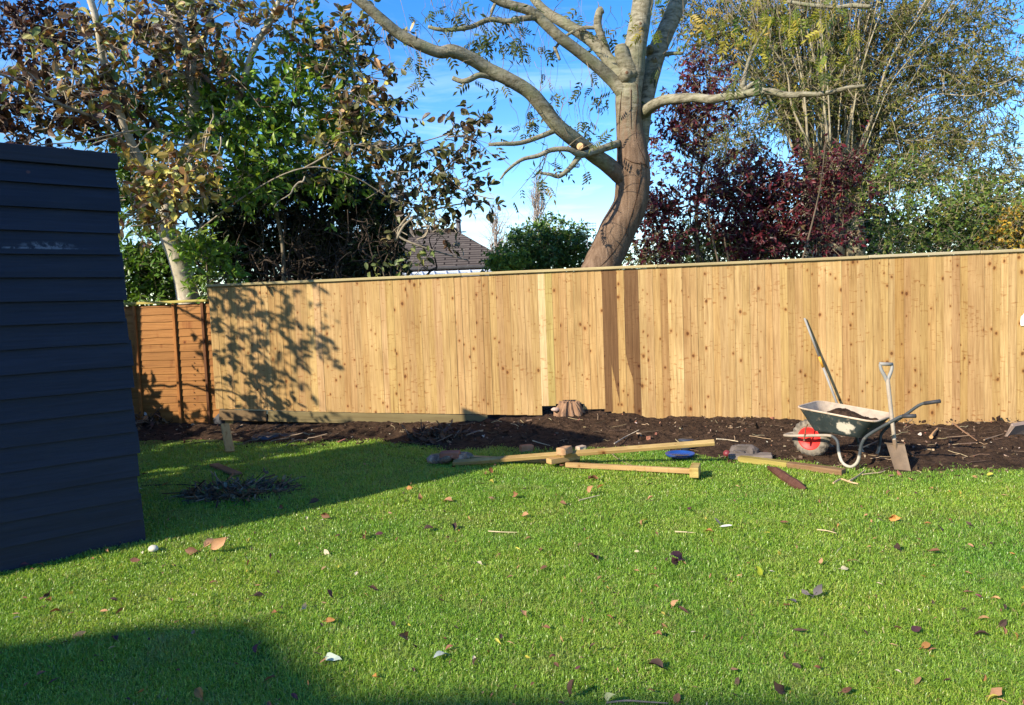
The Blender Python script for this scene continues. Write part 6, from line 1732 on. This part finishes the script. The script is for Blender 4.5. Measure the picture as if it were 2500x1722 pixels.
for row in (
    (478, 1243, .17, TAN, 'large tan curled leaf standing upright where the shed shadow ends', 1.2, 0, 2), (447, 1247, .10, BRN, 'brown flat leaf just left of the large upright tan leaf'), (822, 1213, .10, BRN, 'torn brown leaves left of the lawn centre', .4, 0, 2),
    (960, 1196, .075, DRK, 'dark brown leaf in front of the left batten end'), (1022, 1186, .085, DRK, 'dark shrivelled leaf right of another dark leaf below the battens'), (1352, 1266, .085, DRK, 'dark curled leaf casting a shadow in the middle of the lawn', .5, 0, 2),
    (1543, 1268, .12, PUR, 'purple brown crumpled leaf clump right of the lawn centre', .7, 0, 3), (752, 1354, .07, PUR, 'flat purple leaf on the lower left lawn'), (573, 1350, .10, DRK, 'dark leaf lying edgewise on the lower left lawn', .2), (856, 1338, .075, BRN, 'brown leaf with a pale edge in the lower middle', .6),
    (683, 1381, .065, PAL, 'cream leaf on the lower lawn above the yellow one'), (736, 1410, .06, ORG, 'small orange leaf below the cream leaf'), (922, 1444, .075, BRN, 'reddish leaf standing on edge in the lower middle', .8), (265, 1452, .07, PUR, 'dull red leaf in the near shadow at the left'), (586, 1460, .08, PUR, 'purple brown leaf near the edge of the near shadow'),
    (737, 1489, .09, (.36, .42, .34), 'pale green white leaf at the edge of the near shadow', .6), (1006, 1482, .07, (.42, .46, .40), 'silvery leaf in the lower middle of the lawn'), (98, 1354, .06, DRK, 'dark leaf at the far left below the shed'), (116, 1363, .06, TAN, 'small tan leaf beside the dark one at the far left'), (135, 1384, .07, BRN, 'brown leaf right below the small tan leaf at the left'),
    (457, 1578, .07, ORG, 'orange brown leaf standing in the near shadow at the bottom', .9), (1725, 1303, .075, (.38, .42, .03), 'bright yellow green leaf on the right half of the lawn', .8), (1455, 1181, .06, YEL, 'pale yellow leaf in front of the flat batten'), (1611, 1206, .06, ORG, 'orange leaf just left below the white feather'), (2014, 1175, .10, ORG, 'orange and dark leaf on the upper right lawn', .5, 0, 2),
    (2036, 1247, .07, DRK, 'round dark leaf on the right lawn', .6), (2104, 1250, .075, BRN, 'brown leaf right of the round dark leaf', .3), (1902, 1291, .05, PAL, 'pale round leaf right of the bright yellow green leaf'), (1800, 1364, .06, (.12, .11, .12), 'small grey leaf left of a larger grey leaf'), (1842, 1350, .085, (.14, .12, .12), 'larger grey leaf with a brown neighbour on the lower right lawn', .3, 0, 2),
    (1521, 1374, .05, TAN, 'small tan leaf below the purple clump'), (1108, 1088, .06, YEL, 'yellow leaf beside brown leaves in front of the rubble'), (1112, 1071, .10, BRN, 'curled brown leaf nearest the rubble and reddish brick', .6, 0, 2), (1163, 1120, .09, BRN, 'brown leaf left of the large tan leaf in front of the battens', .4), (1330, 1116, .09, TAN, 'tan leaf with a raised tip in front of the batten crossing', .7), (1330, 1083, .11, BRN, 'long flat brown leaf just in front of the batten crossing', .2),
    (1466, 1132, .06, TAN, 'tan leaf in front of the middle of the flat batten', .4), (1182, 1164, .07, TAN, 'tan leaf midway between the lawn centre and the battens', .4), (1022, 1133, .10, TAN, 'wide tan leaf left of the lawn centre line'), (951, 1131, .07, TAN, 'tan leaf standing up at the shadow edge', .8), (920, 1106, .07, ORG, 'orange leaf at the edge of the shed shadow'), (968, 1190, .05, BRN, 'small brown scrap beside the dark leaf'),
    (745, 1168, .09, BRN, 'brown leaf near the sunlit edge of the shed shadow', .4), (700, 1140, .11, DRK, 'dark long leaf inside the shed shadow near its edge'), (690, 1196, .06, TAN, 'tan leaf in the sun left of the middle'), (1090, 1278, .05, PAL, 'tiny pale leaf on the lower middle lawn'), (1190, 1395, .05, TAN, 'tiny tan leaf on the lower middle lawn'), (1640, 1392, .06, GRN, 'pale green leaf low on the right half'),
    (1230, 1422, .05, BRN, 'small brown leaf in the lower centre'), (1500, 1512, .08, DRK, 'dark dry leaf near the bottom centre', .5), (1775, 1560, .07, DRK, 'dark leaf near the bottom right', .4), (2240, 1570, .07, TAN, 'tan leaf near the bottom right corner'), (2085, 1465, .06, ORG, 'orange scrap on the lower right lawn'), (2200, 1192, .05, DRK, 'dark scrap on the far right lawn'), (640, 1150, .07, BRN, 'brown leaf in the shade right of the twig heap'), (560, 1290, .05, YEL, 'yellow leaf below the large upright tan leaf'),
    (1372, 1587, .06, (.34, .38, .20), 'pale green leaf at the bottom edge right of centre', .9), (1905, 1560, .06, BRN, 'brown leaf on the bottom right lawn'), (1290, 1575, .08, DRK, 'dark leaf at the bottom edge left of the grey twig', .6), (1280, 1140, .06, BRN, 'brown leaf beside the tan leaf with raised tip'), (1560, 1160, .06, PUR, 'purplish leaf right of the flat batten end')):
    fallen(*row)
q = GD(1628, 1192, .03); mb = MB(); tv, tf = tpl_leaf((0, .2, .5, .8, 1), (.02, .10, .13, .10, .02), .2, .1)
put_leaves(mb, q[None], np.array([[.9, -.3, .25]]), np.array([[0, -.4, 1.0]]), np.array([.08]), [(tv, tf)], np.array([(.62, .60, .56)]), rng); put_leaves(mb, q[None] + .01, np.array([[-.4, .5, .6]]), np.array([[0, -.6, 1.0]]), np.array([.06]), [(tv, tf)], np.array([(.10, .10, .10)]), rng)
single('feather', 'black and white feather on the right half of the lawn', 'feather', mb, M_FALL, q)
q = GD(347, 1241, .025); mb = MB(); lump(mb, q, .065, .055, .045, 14, 2, .15); single('stone', 'pale round stone on the grass at the shed corner', 'stone', mb, plain('pebble', (.50, .46, .36), .8), q, True)
# leaf crumbs and straw over the lawn: too many to count
rs_ = np.random.default_rng(95); n_ = 900
y = np.exp(rs_.uniform(math.log(2.4), math.log(7.6), n_)); x = rs_.uniform(-1, 1, n_) * (.74 * y + .4); ok = (y < soil_edge(x) - .1); x, y = x[ok], y[ok]; n_ = len(x)
pos = np.stack([x, y, lawn_h(x, y) + rs_.uniform(.018, .035, n_)], -1); mb = MB()
put_leaves(mb, pos, unit(np.stack([rs_.normal(size=n_), rs_.normal(size=n_), rs_.normal(size=n_) * .35], -1)), unit(np.stack([rs_.normal(size=n_) * .5, rs_.normal(size=n_) * .5, np.ones(n_)], -1)), np.clip(rs_.lognormal(-3.55, .4, n_), .012, .06), T_BIG + T_SLIM, pal_pick(rs_, n_, [(3, TAN), (4, BRN), (2, DRK), (.8, PAL), (1, YEL), (1, PUR), (1, ORG)]), rs_)
tag(mb.build('leaf_litter', M_FALL), 'small scraps of dead leaf and straw scattered through the lawn', 'litter', kind='stuff')

# things of one kind share a group
GROUPS = {'stick': 'loose sticks and roots on the ground', 'timber_offcut': 'timber offcuts on the lawn edge', 'timber_batten': 'timber battens laid on the lawn edge', 'brick': 'old bricks on the lawn edge',
          'bare_tree': 'bare trees far behind', 'cherry_laurel': 'laurels behind the fence', 'brush_pile': 'piles of brushwood', 'plant_pot': 'plant pots at the soil edge', 'stone': 'loose stones'}
for o in bpy.data.objects:
    k = o.name.split('.')[0]
    if o.parent is None and k in GROUPS and not o.get('group'):
        o['group'] = GROUPS[k]
